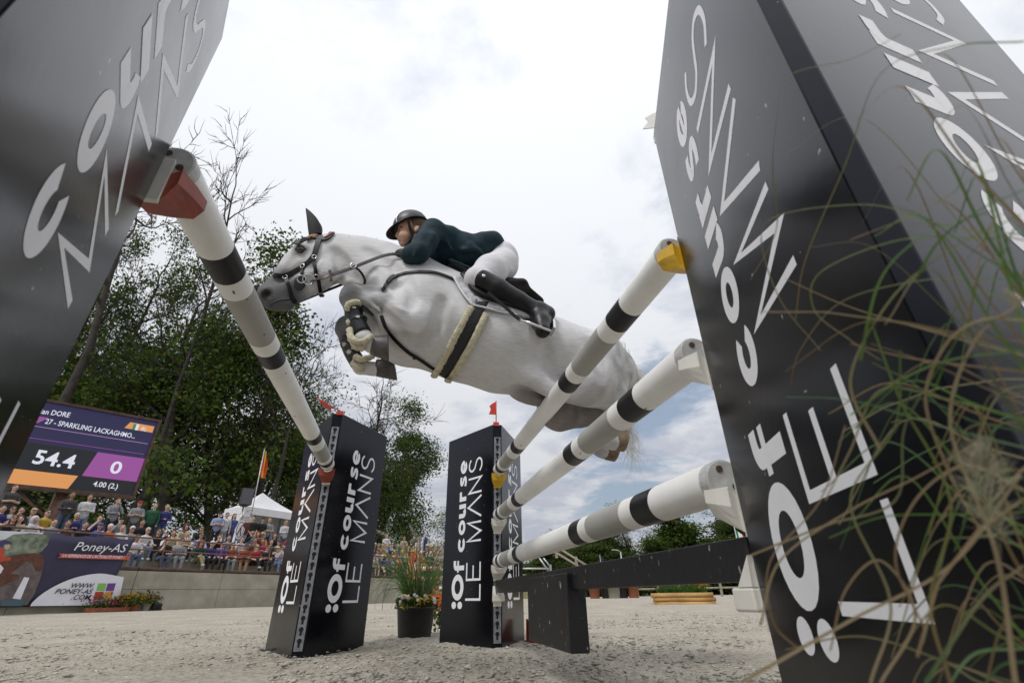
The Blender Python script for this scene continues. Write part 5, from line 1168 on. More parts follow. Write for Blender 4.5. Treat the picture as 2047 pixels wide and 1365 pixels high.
for s in (-1, 1): BP += limb(grown(legs(s), .012), .03)+[cone(Q(954, 559, s*.258), Q(963, 562, s*.27), .070, .064, .02)]
for (a, b, dy) in (((985, 518), (1010, 526), -.19), ((978, 527), (1004, 536), -.23), ((990, 548), (1022, 540), -.17)): BP.append(cone(Q(*a, dy), Q(*b, dy), .010, .006, .025))
V, F = sdf_mesh(BP, .0085, 2); link('breeches', np_mesh('breeches', V, F, [M_BREE], True), rider)
m = MB(); m.tube(bez([Q(998, 497, -.13), Q(1012, 500, -.10), Q(1026, 509, -.03), Q(1033, 519, .03)], 6), .012, 8, flat=(1, .4)); m.build('belt', M_BRL, rider)
BOOTB = None
for s in (-1, 1):
    P_ = limb(grown(shank(s), .010), .015)+limb(grown(foot(s)[0], .010), .02)+limb(grown(foot(s)[1], .010), .02)+[cone(Q(960, 551, s*.29), Q(966, 556, s*.29), .022, .03, .02), ell(Q(1052, 609, s*.30), (.03, .02, .02), None, .02), ell(Q(1064, 616, s*.31), (.025, .015, .02), None, .02)]
    V, F = sdf_mesh(P_, .008, 2); b = link('boot', np_mesh('boot', V, F, [M_BOOTL], True), rider)
    if s < 0: BOOTB = BVHTree.FromPolygons([tuple(v) for v in V], [tuple(f) for f in F.tolist()])
    a, h_ = foot(s)[1], foot(s)[0]
    m = MB(); m.tube(bez([h_[1][0]+np.array([.022, -.0, -.012]), a[1][0]+np.array([.045, .0, .012]), a[2][0]+np.array([.036, 0, -.008])], 6), .014, 8, flat=(1.6, .6)); m.build('sole', mat('brown_sole', (0.06, 0.04, 0.025), 0.7), b)
    V, F = sdf_mesh(handp(s, .003)+[cone(Q(813, 509.5, s*.165), Q(806, 508, s*.13), .036, .028, .015)], .005, 1); link('glove', np_mesh('glove', V, F, [M_GLOVE], True), rider)
c, nn = hit(967, 552, .004, -.3, BOOTB); m = MB(); m.sphere(c, .011, 10, sc=(1, .5, 1)); m.build('boot_button', M_STEEL, rider)
# eye, brow, mouth, hair
for s in (-1, 1):
    c = Q(802.2, 459.6, s*.0295); m = MB(); m.sphere(c, .0115, 12); e = m.build('eye', mat('eye_white', (0.6, 0.57, 0.54), 0.2), rider)
    m = MB(); m.sphere(c+np.array([-.008, s*.0042, .0]), .0056, 8); m.build('iris', M_EYE, e)
    m = MB(); m.tube(bez([Q(797.5, 455.5, s*.018), Q(799.5, 453.6, s*.032), Q(804, 454.5, s*.048)], 4), .0035, 6); m.build('eyebrow', mat('brown_brow', (0.10, 0.06, 0.035), 0.8), rider)
m = MB(); m.tube(bez([Q(800.5, 481.3, -.024), Q(796.2, 480.8, -.01), Q(796.0, 480.8, .01), Q(800.5, 481.3, .024)], 4), .0032, 6); m.build('mouth', mat('lip', (0.30, 0.10, 0.085), 0.5), rider)
V, F = sdf_mesh([ell(Q(829, 452), (.087, .078, .090), None, .02), cone(Q(826, 456, -.068), Q(830, 462, -.07), .016, .012, .02), cone(Q(826, 456, .068), Q(830, 462, .07), .016, .012, .02)], .007, 1); link('hair', np_mesh('hair', V, F, [mat('short_brown_hair', (0.12, 0.075, 0.045), 0.8, 0.3, 60)], True), rider)
# helmet: tilted dome, peak, harness
HCn = Q(821, 452.5); fw = Q(790, 459)-Q(850, 447); fw[1] = 0; fw /= np.linalg.norm(fw); sd_ = np.array([0, 1.0, 0]); upv = np.cross(sd_, fw); upv = upv if upv[2] > 0 else -upv
M_HELM = mat('navy_black_helmet', (0.028, 0.028, 0.040), 0.42, 0.15, 30, 0.1, 200); M_SILV = mat('silver_trim', (0.52, 0.50, 0.50), 0.35, metal=0.5)
def hpt(th, ph, g=0.0): return HCn+fw*(.114+g)*math.sin(th)*math.cos(ph)+sd_*(.097+g)*math.sin(th)*math.sin(ph)+upv*(.100+g)*math.cos(th)
V = []; n = 36; L = 14
for i in range(L+1):
    th = math.radians(97)*i/L
    for j in range(n): V.append(hpt(th, 2*math.pi*j/n))
for j in range(n): V.append(HCn+(hpt(math.radians(97), 2*math.pi*j/n)-HCn)*.86)
m = MB(); m.add(V, [(i*n+j, (i+1)*n+j, (i+1)*n+(j+1) % n, i*n+(j+1) % n) for i in range(L+1) for j in range(n)], 0, True); hel = m.build('helmet', M_HELM, rider)
V = []; k = 20
for i in range(k+1):
    ph = math.radians(-72+144*i/k); b = hpt(math.radians(93), ph, .001); ext = .052*max(0, math.cos(ph*1.15))**.7+.004
    o_ = b+fw*ext*1.0-upv*ext*.36+sd_*0.0; V += [b+upv*.006, o_+upv*.002, o_-upv*.004, b-upv*.007]
m = MB(); m.add(V, [(4*i+j, 4*i+(j+1) % 4, 4*(i+1)+(j+1) % 4, 4*(i+1)+j) for i in range(k) for j in range(4)], 0, True); m.build('peak', M_LEA, hel)
for s in (-1, 1):
    pts = [hpt(math.radians(t), s*math.radians(p), .002) for t, p in ((90, 38), (66, 42), (45, 56), (35, 90), (45, 124), (66, 140), (88, 146))]
    m = MB(); m.tube(bez(pts, 6), .0048, 6); m.build('side_trim', M_SILV, hel)
    m = MB(); m.strap(bez([hpt(math.radians(92), s*math.radians(78), .0), Q(820, 457, s*.073), Q(824.5, 469, s*.062), Q(818, 485, s*.045), Q(811, 492.5, s*.015)], 6), .017, .006, np.array([0, s, -.2])); m.build('harness_strap', M_LEA, hel)
m = MB(); m.tube([hpt(math.radians(95), 2*math.pi*j/36, .001) for j in range(37)], .0065, 6, cap=False); m.build('rim_binding', M_LEA, hel)

# stirrup and leather belong to the saddle
st_pts = [Q(975, 585, -.33), Q(1000, 605, -.335), Q(1025, 628, -.34), Q(1040, 640, -.345)]
m = MB(); m.strap(local(saddle, bez(st_pts, 6)), .017, .006, np.array([0, -1, -.2])); m.build('stirrup_leather', M_LEA, saddle)
a = Q(1040, 640, -.35); b = Q(1106, 663, -.395); c2 = Q(1098, 672, -.34)
for nm, P_ in (('stirrup_arm', [a, Q(1058, 645, -.39), Q(1080, 654, -.41), Q(1104, 663, -.415)]), ('stirrup_arm', [a, Q(1054, 638, -.30), Q(1078, 640, -.27), Q(1103, 645, -.27)])):
    m = MB(); m.tube(local(saddle, bez(P_, 6)), .0065, 8); m.build(nm, M_STEEL, saddle)
m = MB(); m.strap(local(saddle, [Q(1104, 663, -.42), Q(1104, 654, -.34), Q(1103, 645, -.265)]), .05, .014, np.array([1, 0, -.5])); m.build('stirrup_tread', M_STEEL, saddle)
# ------------------------------------------------------------------ spectators
TPL = {}
def template(key, prims, headc):
    V, F = sdf_mesh(prims, .022, 1); C = V[F].mean(1); mi = tags_at(prims, C)
    me = np_mesh('person', V, F, [M_SKIN]*6, True, mi); TPL[key] = (me, np.array(headc))
def headset(c, tilt=0.0):
    c = np.array(c); return [ell(c, (.076, .092, .112), None, .02, 0), cone(c+[0, .02, -.16], c+[0, .015, -.06], .052, .05, .02, tag=0), ell(c+[0, -.098, -.012], (.016, .02, .024), None, .015, 0), ell(c+[0, -.05, -.085], (.045, .04, .03), None, .02, 0), ell(c+[.077, .0, -.01], (.012, .02, .03), None, .01, 0), ell(c+[-.077, .0, -.01], (.012, .02, .03), None, .01, 0)]
def armset(sh, el, ha, s):
    f = lambda p: np.array([p[0]*s, p[1], p[2]])
    d = np.array(f(ha))-np.array(f(el)); d = d/np.linalg.norm(d)
    return [cone(f(sh), f(el), .054, .045, .03, tag=1), cone(f(el), f(ha), .043, .032, .02, tag=4), ell(np.array(f(ha))+d*.05, (.034, .04, .034), None, .015, 0)]
def seated(kind):
    P = [cone((0, .06, .44), (0, .03, .58), .125, .115, .05, ((1, 0, 0), 1.35), 1), cone((0, .03, .58), (0, -.01, .80), .115, .118, .05, ((1, 0, 0), 1.45), 1), cone((-.15, .0, .83), (.15, .0, .83), .055, .055, .05, tag=1)]
    P += headset((0, -.035, 1.08))
    for s in (-1, 1):
        kx = .12 if kind != 'cross' else (.02 if s < 0 else .10); kz = .46 if not (kind == 'cross' and s < 0) else .56
        P += [cone((s*.09, .05, .41), (s*kx, -.40, kz), .088, .066, .04, tag=2), cone((s*kx, -.40, kz), (s*(.10 if kind != 'cross' else (.16 if s > 0 else -.06)), -.42 if not (kind == 'cross' and s < 0) else -.56, .10 if not (kind == 'cross' and s < 0) else .28), .060, .044, .03, tag=5)]
        fx, fy, fz = (s*.10, -.42, .055) if not (kind == 'cross' and s < 0) else (.06, -.58, .24)
        P += [cone((fx, fy+.04, fz), (fx, fy-.13, fz-.01), .045, .038, .03, tag=3)]
        if kind in ('knees', 'cross'): P += armset((.19, .0, .81), (.25, -.14, .60), (.11, -.36, .55), s)
        elif kind == 'chin': P += armset((.19, .0, .81), (.22, -.24, .62), (.05, -.15, .93), s) if s < 0 else armset((.19, .0, .81), (.24, -.14, .59), (.04, -.30, .58), s)
        elif kind == 'fold': P += armset((.19, .0, .81), (.24, -.10, .60), (.0, -.20, .64), s)
        elif kind == 'shade': P += armset((.19, .0, .81), (.27, -.16, .92), (.11, -.15, 1.12), s) if s > 0 else armset((.19, .0, .81), (.24, -.12, .60), (.08, -.30, .56), s)
    return P
for kd in ('knees', 'cross', 'chin', 'fold', 'shade'): template('sit_'+kd, seated(kd), (0, -.035, 1.08))
def standing(kind):
    P = [cone((0, .0, .94), (0, .0, 1.12), .115, .110, .05, ((1, 0, 0), 1.35), 1), cone((0, .0, 1.12), (0, -.01, 1.34), .110, .120, .05, ((1, 0, 0), 1.5), 1), cone((-.16, .0, 1.40), (.16, .0, 1.40), .055, .055, .05, tag=1)]
    P += headset((0, -.02, 1.64))
    for s in (-1, 1):
        P += [cone((s*.09, .0, .92), (s*.095, -.01, .50), .088, .06, .04, tag=2), cone((s*.095, -.01, .50), (s*.10, .02, .10), .056, .042, .03, tag=5), cone((s*.10, .03, .05), (s*.11, -.15, .045), .045, .038, .03, tag=3)]
        if kind == 'fold': P += armset((.20, .0, 1.38), (.25, -.10, 1.14), (-.02, -.19, 1.17), s)
        elif kind == 'down': P += armset((.20, .0, 1.38), (.26, .02, 1.10), (.24, -.08, .86), s)
        elif kind == 'hold': P += armset((.20, .0, 1.38), (.25, -.06, 1.12), (.05, -.24, 1.12), s)
        elif kind == 'chin': P += armset((.20, .0, 1.38), (.23, -.16, 1.18), (.03, -.15, 1.52), s) if s > 0 else armset((.20, .0, 1.38), (.25, -.10, 1.14), (-.04, -.20, 1.16), s)
    return P
for kd in ('fold', 'down', 'hold', 'chin'): template('std_'+kd, standing(kd), (0, -.02, 1.64))
HAIR = {}
def hair(key, prims): V, F = sdf_mesh(prims, .017, 1); HAIR[key] = np_mesh('hair', V, F, [M_SKIN], True)
_cap = [ell((0, .018, .035), (.086, .096, .094), None, .02), ell((0, -.075, -.055), (.062, .06, .075), None, .012, op='s')]
hair('short', _cap)
hair('long', _cap+[cone((.06, .05, -.02), (.075, .05, -.24), .045, .03, .03), cone((-.06, .05, -.02), (-.075, .05, -.24), .045, .03, .03), cone((0, .07, 0), (0, .09, -.24), .06, .05, .03)])
hair('curly', [ell((0, .03, .02), (.125, .115, .115), None, .02), cone((.08, .04, -.02), (.10, .03, -.22), .055, .05, .03), cone((-.08, .04, -.02), (-.10, .03, -.22), .055, .05, .03), ell((0, -.095, -.04), (.064, .07, .08), None, .012, op='s')])
hair('tied', _cap+[ell((0, .11, .04), (.045, .045, .05), None, .02)])
hair('cap', [ell((0, .01, .045), (.088, .098, .082), None, .015), cone((-.04, -.10, .045), (.04, -.10, .045), .045, .045, .01, ((0, 0, 1), .22)), ell((0, -.05, -.06), (.1, .13, .085), None, .01, op='s')])
hair('hood', [ell((0, .025, .01), (.115, .118, .145), None, .03), cone((0, .04, -.12), (0, .03, -.2), .09, .12, .04), ell((0, -.10, -.02), (.068, .085, .095), None, .015, op='s')])
m = MB()
for s in (-1, 1): m.sphere((s*.033, -.091, .012), .028, 8, sc=(1, .35, .75))
m.box((0, -.096, .018), (.03, .006, .008)); SUNG = m.mesh('sunglasses', mat('dark_lens', (0.012, 0.012, 0.014), 0.15))
m = MB()
for s in (-1, 1): m.sphere((s*.032, -.086, .012), .013, 6, sc=(1.2, .4, .7))
m.box((0, -.094, -.055), (.04, .008, .008)); EYES = m.mesh('face_features', mat('dark_features', (0.05, 0.025, 0.02), 0.5))
CC = dict(black=(.016, .016, .018), navy=(.02, .025, .06), white=(.66, .66, .68), grey=(.28, .29, .31), charcoal=(.06, .06, .065), yellow=(.55, .36, .05), pale_yellow=(.62, .55, .30), green=(.02, .11, .055), dark_green=(.015, .045, .032), red=(.36, .03, .03), rust=(.26, .055, .025), orange=(.58, .15, .02), purple=(.09, .05, .30), blue=(.06, .10, .30), light_blue=(.32, .38, .58), beige=(.48, .40, .28), khaki=(.33, .30, .16), denim=(.07, .105, .19), light_denim=(.19, .26, .40), maroon=(.10, .012, .02), pink=(.50, .03, .14), brown=(.13, .07, .04))
def cmat(n): return mat('cloth_'+n, tuple(v*.78 for v in CC[n]), 0.85, 0.18, 9, 0.4, 12)
SK = [mat('skin_a', (.52, .31, .22), .5, .1, 20), mat('skin_b', (.44, .25, .17), .5, .1, 20), mat('skin_c', (.33, .18, .115), .5, .1, 20), mat('skin_d', (.58, .37, .28), .5, .1, 20)]
HC_ = dict(brown=(.06, .035, .02), black=(.014, .012, .011), blonde=(.32, .22, .10), grey=(.38, .37, .36), red=(.16, .05, .02), white=(.6, .58, .55))
def hmat(n): return mat('hair_'+n, HC_[n], 0.75, 0.3, 40) if n in HC_ else cmat(n)
rp = random.Random(12)
ROWN = ['front row', 'second row', 'third row', 'back row']
CROWD = []
def person(px, py, row, pose, top, bot, hstyle, hcol, glasses=0, sleeves='short', legs_='long', section='left stand'):
    CROWD.append((px, py, row, pose, top, bot, hstyle, hcol, glasses, sleeves, legs_, section))
L_ = 'left stand'
for a in [
 (3, 1025, 2, 'sit_knees', 'navy', 'black', 'long', 'black'), (11, 1016, 3, 'std_fold', 'charcoal', 'black', 'short', 'brown'), (19, 1034, 2, 'sit_knees', 'white', 'black', 'short', 'black', 1), (37, 1034, 2, 'sit_chin', 'black', 'black', 'long', 'black'), (22, 1050, 1, 'sit_knees', 'black', 'denim', 'long', 'brown', 1), (35, 1050, 1, 'sit_fold', 'beige', 'denim', 'short', 'brown'),
 (58, 1043, 2, 'sit_knees', 'grey', 'black', 'cap', 'beige'), (61, 1056, 1, 'sit_knees', 'white', 'denim', 'hood', 'white'), (92, 1032, 2, 'sit_knees', 'yellow', 'black', 'short', 'brown', 1), (102, 1059, 1, 'sit_knees', 'grey', 'black', 'short', 'brown'), (136, 1012, 3, 'std_hold', 'charcoal', 'denim', 'long', 'brown', 0, 'long'), (131, 1060, 1, 'sit_knees', 'brown', 'black', 'short', 'brown'), (149, 1043, 2, 'sit_fold', 'navy', 'black', 'short', 'grey', 0, 'long'),
 (172, 1016, 3, 'std_hold', 'white', 'light_denim', 'tied', 'brown', 0, 'long'), (166, 1061, 1, 'sit_knees', 'black', 'black', 'short', 'brown'), (196, 1047, 2, 'sit_chin', 'navy', 'black', 'tied', 'brown'), (197, 1060, 1, 'sit_knees', 'blue', 'denim', 'cap', 'blue'), (231, 1016, 3, 'std_chin', 'grey', 'black', 'short', 'brown', 0, 'long'), (218, 1060, 1, 'sit_knees', 'orange', 'grey', 'short', 'white'), (240, 1046, 2, 'sit_chin', 'grey', 'charcoal', 'cap', 'black', 0, 'long'), (243, 1062, 1, 'sit_knees', 'white', 'beige', 'short', 'blonde'),
 (278, 1012, 3, 'std_fold', 'grey', 'charcoal', 'cap', 'red'), (262, 1064, 1, 'sit_knees', 'grey', 'navy', 'short', 'white', 1), (280, 1060, 2, 'sit_knees', 'black', 'black', 'short', 'brown'), (304, 1032, 3, 'std_down', 'green', 'black', 'short', 'brown', 0, 'long'), (328, 1034, 3, 'std_hold', 'navy', 'denim', 'short', 'blonde', 0, 'long'),
 (270, 1088, 0, 'sit_knees', 'white', 'denim', 'short', 'brown', 1), (292, 1071, 1, 'sit_knees', 'white', 'light_denim', 'tied', 'grey', 1), (315, 1071, 1, 'sit_shade', 'black', 'black', 'short', 'black', 1), (331, 1090, 0, 'sit_chin', 'black', 'denim', 'short', 'brown', 1), (345, 1072, 1, 'sit_knees', 'beige', 'black', 'long', 'brown', 0, 'long'), (360, 1093, 0, 'sit_fold', 'grey', 'grey', 'short', 'black', 0, 'long'), (370, 1058, 2, 'sit_knees', 'beige', 'black', 'hood', 'maroon', 0, 'long'), (372, 1072, 1, 'sit_fold', 'beige', 'black', 'short', 'blonde'),
 (403, 1058, 2, 'sit_knees', 'black', 'black', 'short', 'brown', 1, 'long'), (402, 1072, 1, 'sit_knees', 'light_blue', 'black', 'short', 'black', 1), (400, 1092, 0, 'sit_cross', 'dark_green', 'khaki', 'curly', 'red', 1, 'long'), (422, 1094, 0, 'sit_knees', 'navy', 'black', 'cap', 'white', 0, 'long'), (438, 1077, 1, 'sit_chin', 'black', 'black', 'short', 'brown'), (437, 1038, 3, 'std_fold', 'light_blue', 'black', 'cap', 'black', 1), (451, 1042, 3, 'std_down', 'white', 'grey', 'short', 'black'), (466, 1043, 3, 'std_down', 'blue', 'blue', 'long', 'brown'), (457, 1077, 1, 'sit_knees', 'grey', 'denim', 'long', 'brown'),
 (441, 1102, 0, 'sit_knees', 'purple', 'black', 'tied', 'black'), (463, 1098, 0, 'sit_fold', 'rust', 'grey', 'long', 'black'), (490, 1070, 2, 'sit_shade', 'dark_green', 'black', 'short', 'brown', 1), (483, 1084, 1, 'sit_chin', 'white', 'black', 'short', 'brown'), (502, 1056, 3, 'std_down', 'black', 'black', 'short', 'black'), (522, 1056, 3, 'std_down', 'black', 'black', 'cap', 'black'), (537, 1050, 3, 'std_hold', 'grey', 'navy', 'short', 'blonde'), (503, 1069, 2, 'sit_knees', 'grey', 'black', 'tied', 'blonde', 1), (515, 1071, 2, 'sit_knees', 'rust', 'black', 'hood', 'rust', 0, 'long'), (525, 1070, 2, 'sit_knees', 'orange', 'black', 'hood', 'beige', 1, 'long'),
 (550, 1070, 2, 'sit_knees', 'black', 'black', 'long', 'black', 0, 'long'), (570, 1057, 3, 'std_hold', 'white', 'denim', 'long', 'blonde', 1, 'long'), (581, 1071, 2, 'sit_knees', 'red', 'black', 'short', 'grey'), (590, 1074, 2, 'sit_knees', 'grey', 'black', 'short', 'brown', 1), (510, 1081, 1, 'sit_shade', 'brown', 'denim', 'short', 'brown', 0, 'long'), (524, 1086, 1, 'sit_fold', 'pink', 'white', 'tied', 'brown'), (542, 1085, 1, 'sit_knees', 'charcoal', 'black', 'short', 'brown'), (557, 1084, 1, 'sit_knees', 'pale_yellow', 'beige', 'cap', 'brown', 1), (575, 1088, 1, 'sit_knees', 'purple', 'black', 'short', 'brown', 1), (588, 1090, 1, 'sit_knees', 'yellow', 'black', 'tied', 'brown'),
 (491, 1098, 0, 'sit_fold', 'rust', 'brown', 'cap', 'navy', 0, 'short', 'bare'), (513, 1096, 0, 'sit_cross', 'red', 'black', 'long', 'blonde'), (534, 1101, 0, 'sit_fold', 'black', 'black', 'tied', 'brown'), (562, 1100, 0, 'sit_chin', 'light_blue', 'light_denim', 'short', 'black', 1), (581, 1102, 0, 'sit_knees', 'green', 'denim', 'cap', 'black'), (600, 1104, 0, 'sit_knees', 'white', 'black', 'short', 'brown')]: person(*a)
tops = ['white', 'purple', 'black', 'grey', 'orange', 'yellow', 'pink', 'navy', 'light_blue', 'red', 'white', 'beige', 'green', 'blue', 'charcoal', 'white']
for row, y0, sl, xs in ((0, 1119, .012, [748, 763, 774, 785, 797, 809, 822, 834, 847, 859, 871, 883, 893]), (1, 1102, .03, [746, 755, 763, 773, 783, 792, 802, 812, 823, 841, 852, 861, 870, 880, 890, 899]), (2, 1089, .05, [749, 757, 765, 774, 783, 795, 806, 816, 827, 836, 853, 860, 866, 876, 888, 898]), (3, 1080, .10, [772, 807, 836, 857, 874])):
    for x in xs:
        person(x, y0+(x-745)*sl+rp.uniform(-1.5, 1.5), row, ('std_fold' if row == 3 else rp.choice(['sit_knees', 'sit_fold', 'sit_chin', 'sit_cross', 'sit_knees'])), 'pink' if (x == 836 and row == 2) else ('orange' if x in (757, 841) and row > 0 else rp.choice(tops)), rp.choice(['black', 'denim', 'beige', 'light_denim', 'navy']), rp.choice(['short', 'short', 'long', 'tied', 'cap', 'curly']), rp.choice(['brown', 'brown', 'black', 'blonde', 'grey', 'white']), rp.random() < .35, rp.choice(['short', 'long', 'short']), rp.choice(['long', 'bare', 'long']), 'centre stand')
for x in (615, 635, 655, 690, 715, 735):
    for row, y in ((0, 1106), (1, 1092), (2, 1079)): person(x+row*4, y+(x-600)*.09, row, 'sit_knees', rp.choice(tops), 'black', rp.choice(['short', 'long']), 'brown', 0, 'short', 'long', 'centre stand')
CROWD.sort(key=lambda a: (a[11], a[2], a[0])); cnt_ = {}
NUM = ['first', 'second', 'third', 'fourth', 'fifth', 'sixth', 'seventh', 'eighth', 'ninth', 'tenth', 'eleventh', 'twelfth', 'thirteenth', 'fourteenth', 'fifteenth', 'sixteenth', 'seventeenth', 'eighteenth', 'nineteenth', 'twentieth', 'twenty-first', 'twenty-second', 'twenty-third', 'twenty-fourth', 'twenty-fifth', 'twenty-sixth', 'twenty-seventh', 'twenty-eighth', 'twenty-ninth', 'thirtieth']
for (px, py, row, pose, top, bot, hs, hcol, gl, sv, lg, sec) in CROWD:
    if hs in ('cap', 'hood') and hcol not in CC: hcol = 'beige'
    if hs not in ('cap', 'hood') and hcol not in HC_: hcol = 'brown'
    k = cnt_.get((sec, row), 0); cnt_[(sec, row)] = k+1
    off, zf = TIER[row]; p = PW(px, py, off); me, hc = TPL[pose]; s = float(np.clip((p[2]-zf)/hc[2], .86, 1.12))
    q = rp.random(); sk = SK[0] if q < .4 else (SK[3] if q < .7 else (SK[1] if q < .9 else SK[2]))
    hw = {'cap': '%s cap' % hcol, 'hood': '%s hood' % hcol}.get(hs, '%s hair' % hcol)
    lab = 'spectator in %s top with %s, %s from left in %s %s' % (top.replace('_', ' '), hw, NUM[k], sec, ROWN[row])
    b = link('person', me); b.location = (p[0], p[1], zf); b.scale = (s, s, s)
    tgt = math.atan2(-p[0]+0.5, p[1]-2.5); b.rotation_euler = (0, 0, tgt*0.6+WANG*0.4+rp.uniform(-.25, .25)); tag(b, lab, 'person', 'spectators in the stand')
    ms = [sk, cmat(top), cmat(bot), cmat(rp.choice(['white', 'black', 'grey'])), cmat(top) if sv == 'long' else sk, cmat(bot) if lg == 'long' else sk]
    for i, mm in enumerate(ms): b.material_slots[i].link = 'OBJECT'; b.material_slots[i].material = mm
    h = link('hat' if hs in ('cap', 'hood') else 'hair', HAIR[hs], b); h.location = hc; h.material_slots[0].link = 'OBJECT'; h.material_slots[0].material = hmat(hcol) if hs not in ('cap', 'hood') else cmat(hcol)
    e = link('sunglasses' if gl else 'face_features', SUNG if gl else EYES, b); e.location = hc
# ------------------------------------------------------------------ grasses and flowers
def ribbon(V, F, P, w0, w1, nrm, c=None):
    P = np.array(P); T = np.gradient(P, axis=0); i0 = len(V)
    for i, p in enumerate(P):
        t = T[i]/np.linalg.norm(T[i]); b = np.cross(t, nrm); b /= np.linalg.norm(b)+1e-9; w = w0+(w1-w0)*i/(len(P)-1); f = np.cross(b, t)*w*0.35
        V += [p-b*w+f, p, p+b*w+f]
    for i in range(len(P)-1): F += [(i0+3*i, i0+3*i+1, i0+3*i+4, i0+3*i+3), (i0+3*i+1, i0+3*i+2, i0+3*i+5, i0+3*i+4)]
def tint(me, cols):
    at = me.color_attributes.new('tint', 'FLOAT_COLOR', 'POINT'); at.data.foreach_set('color', np.c_[np.array(cols), np.ones(len(cols))].astype(np.float32).ravel())
def blade(base, az, L, bend, rg, n=9, kink=0.0):
    """arching blade: starts steep, bends over"""
    P = [np.array(base, float)]; el = math.radians(rg.uniform(72, 88)); a = az
    for i in range(n):
        el -= bend/n*(0.5+1.2*i/n); a += rg.normal()*.06
        if kink and i == int(n*.6): el -= kink; a += rg.normal()*.5
        P.append(P[-1]+L/n*np.array([math.cos(el)*math.cos(a), math.cos(el)*math.sin(a), math.sin(el)]))
    return P
def plume(root, name, base, tip, r, rg, matl, n=520, hair_=0.02):
    base, tip = np.array(base), np.array(tip); V = []; F = []; cols = []
    ax = bez([base, (base+tip)/2+np.array([0, 0, .006]), tip], 12)
    for k in range(n):
        t = rg.random(); p = ax[int(t*(len(ax)-1))]; d = rg.normal(size=3); d /= np.linalg.norm(d); rr = r*math.sin(math.pi*min(1, .12+t*.85))**.6; dirn = d*.8+(tip-base)/np.linalg.norm(tip-base)*.7; dirn /= np.linalg.norm(dirn)
        a = p+d*rr*rg.uniform(.1, .5); b = a+dirn*rr*rg.uniform(.8, 1.5); w = np.cross(dirn, rg.normal(size=3)); w = w/np.linalg.norm(w)*r*(.035 if r > .018 else .010); i0 = len(V); V += [a-w, a+w, b]; F.append((i0, i0+1, i0+2))
    return link(name, np_mesh(name, V, F, [matl]), root)
M_BLADE = leaf_mat('grass_blade', None); M_PLUME = mat('pale_plume', (0.36, 0.34, 0.24), 0.9, 0.2, 60)
GB = [(0.09, 0.17, 0.035), (0.13, 0.22, 0.05), (0.07, 0.13, 0.05), (0.12, 0.20, 0.09)]; TB = [(0.25, 0.18, 0.095), (0.31, 0.24, 0.145), (0.20, 0.135, 0.065)]
M_POT = mat('black_plastic_pot', (0.014, 0.014, 0.015), 0.5, 0.3, 12, 0.1, 50); M_SOIL = mat('dark_soil', (0.03, 0.022, 0.016), 0.95, 0.4, 30, 0.6, 40)
def pot(root, r, h, matl=None):
    m = MB(); m.lathe([(r*.02, .0), (r*.82, .0), (r*.83, .01), (r*.98, h*.93), (r*1.05, h*.935), (r*1.06, h), (r*1.0, h), (r*.97, h*.96), (r*.96, h*.90)], n=32); m.build('pot', matl or M_POT, root)
    m = MB(); m.lathe([(0.001, h*.90), (r*.965, h*.89)], n=24); m.build('soil', M_SOIL, root)

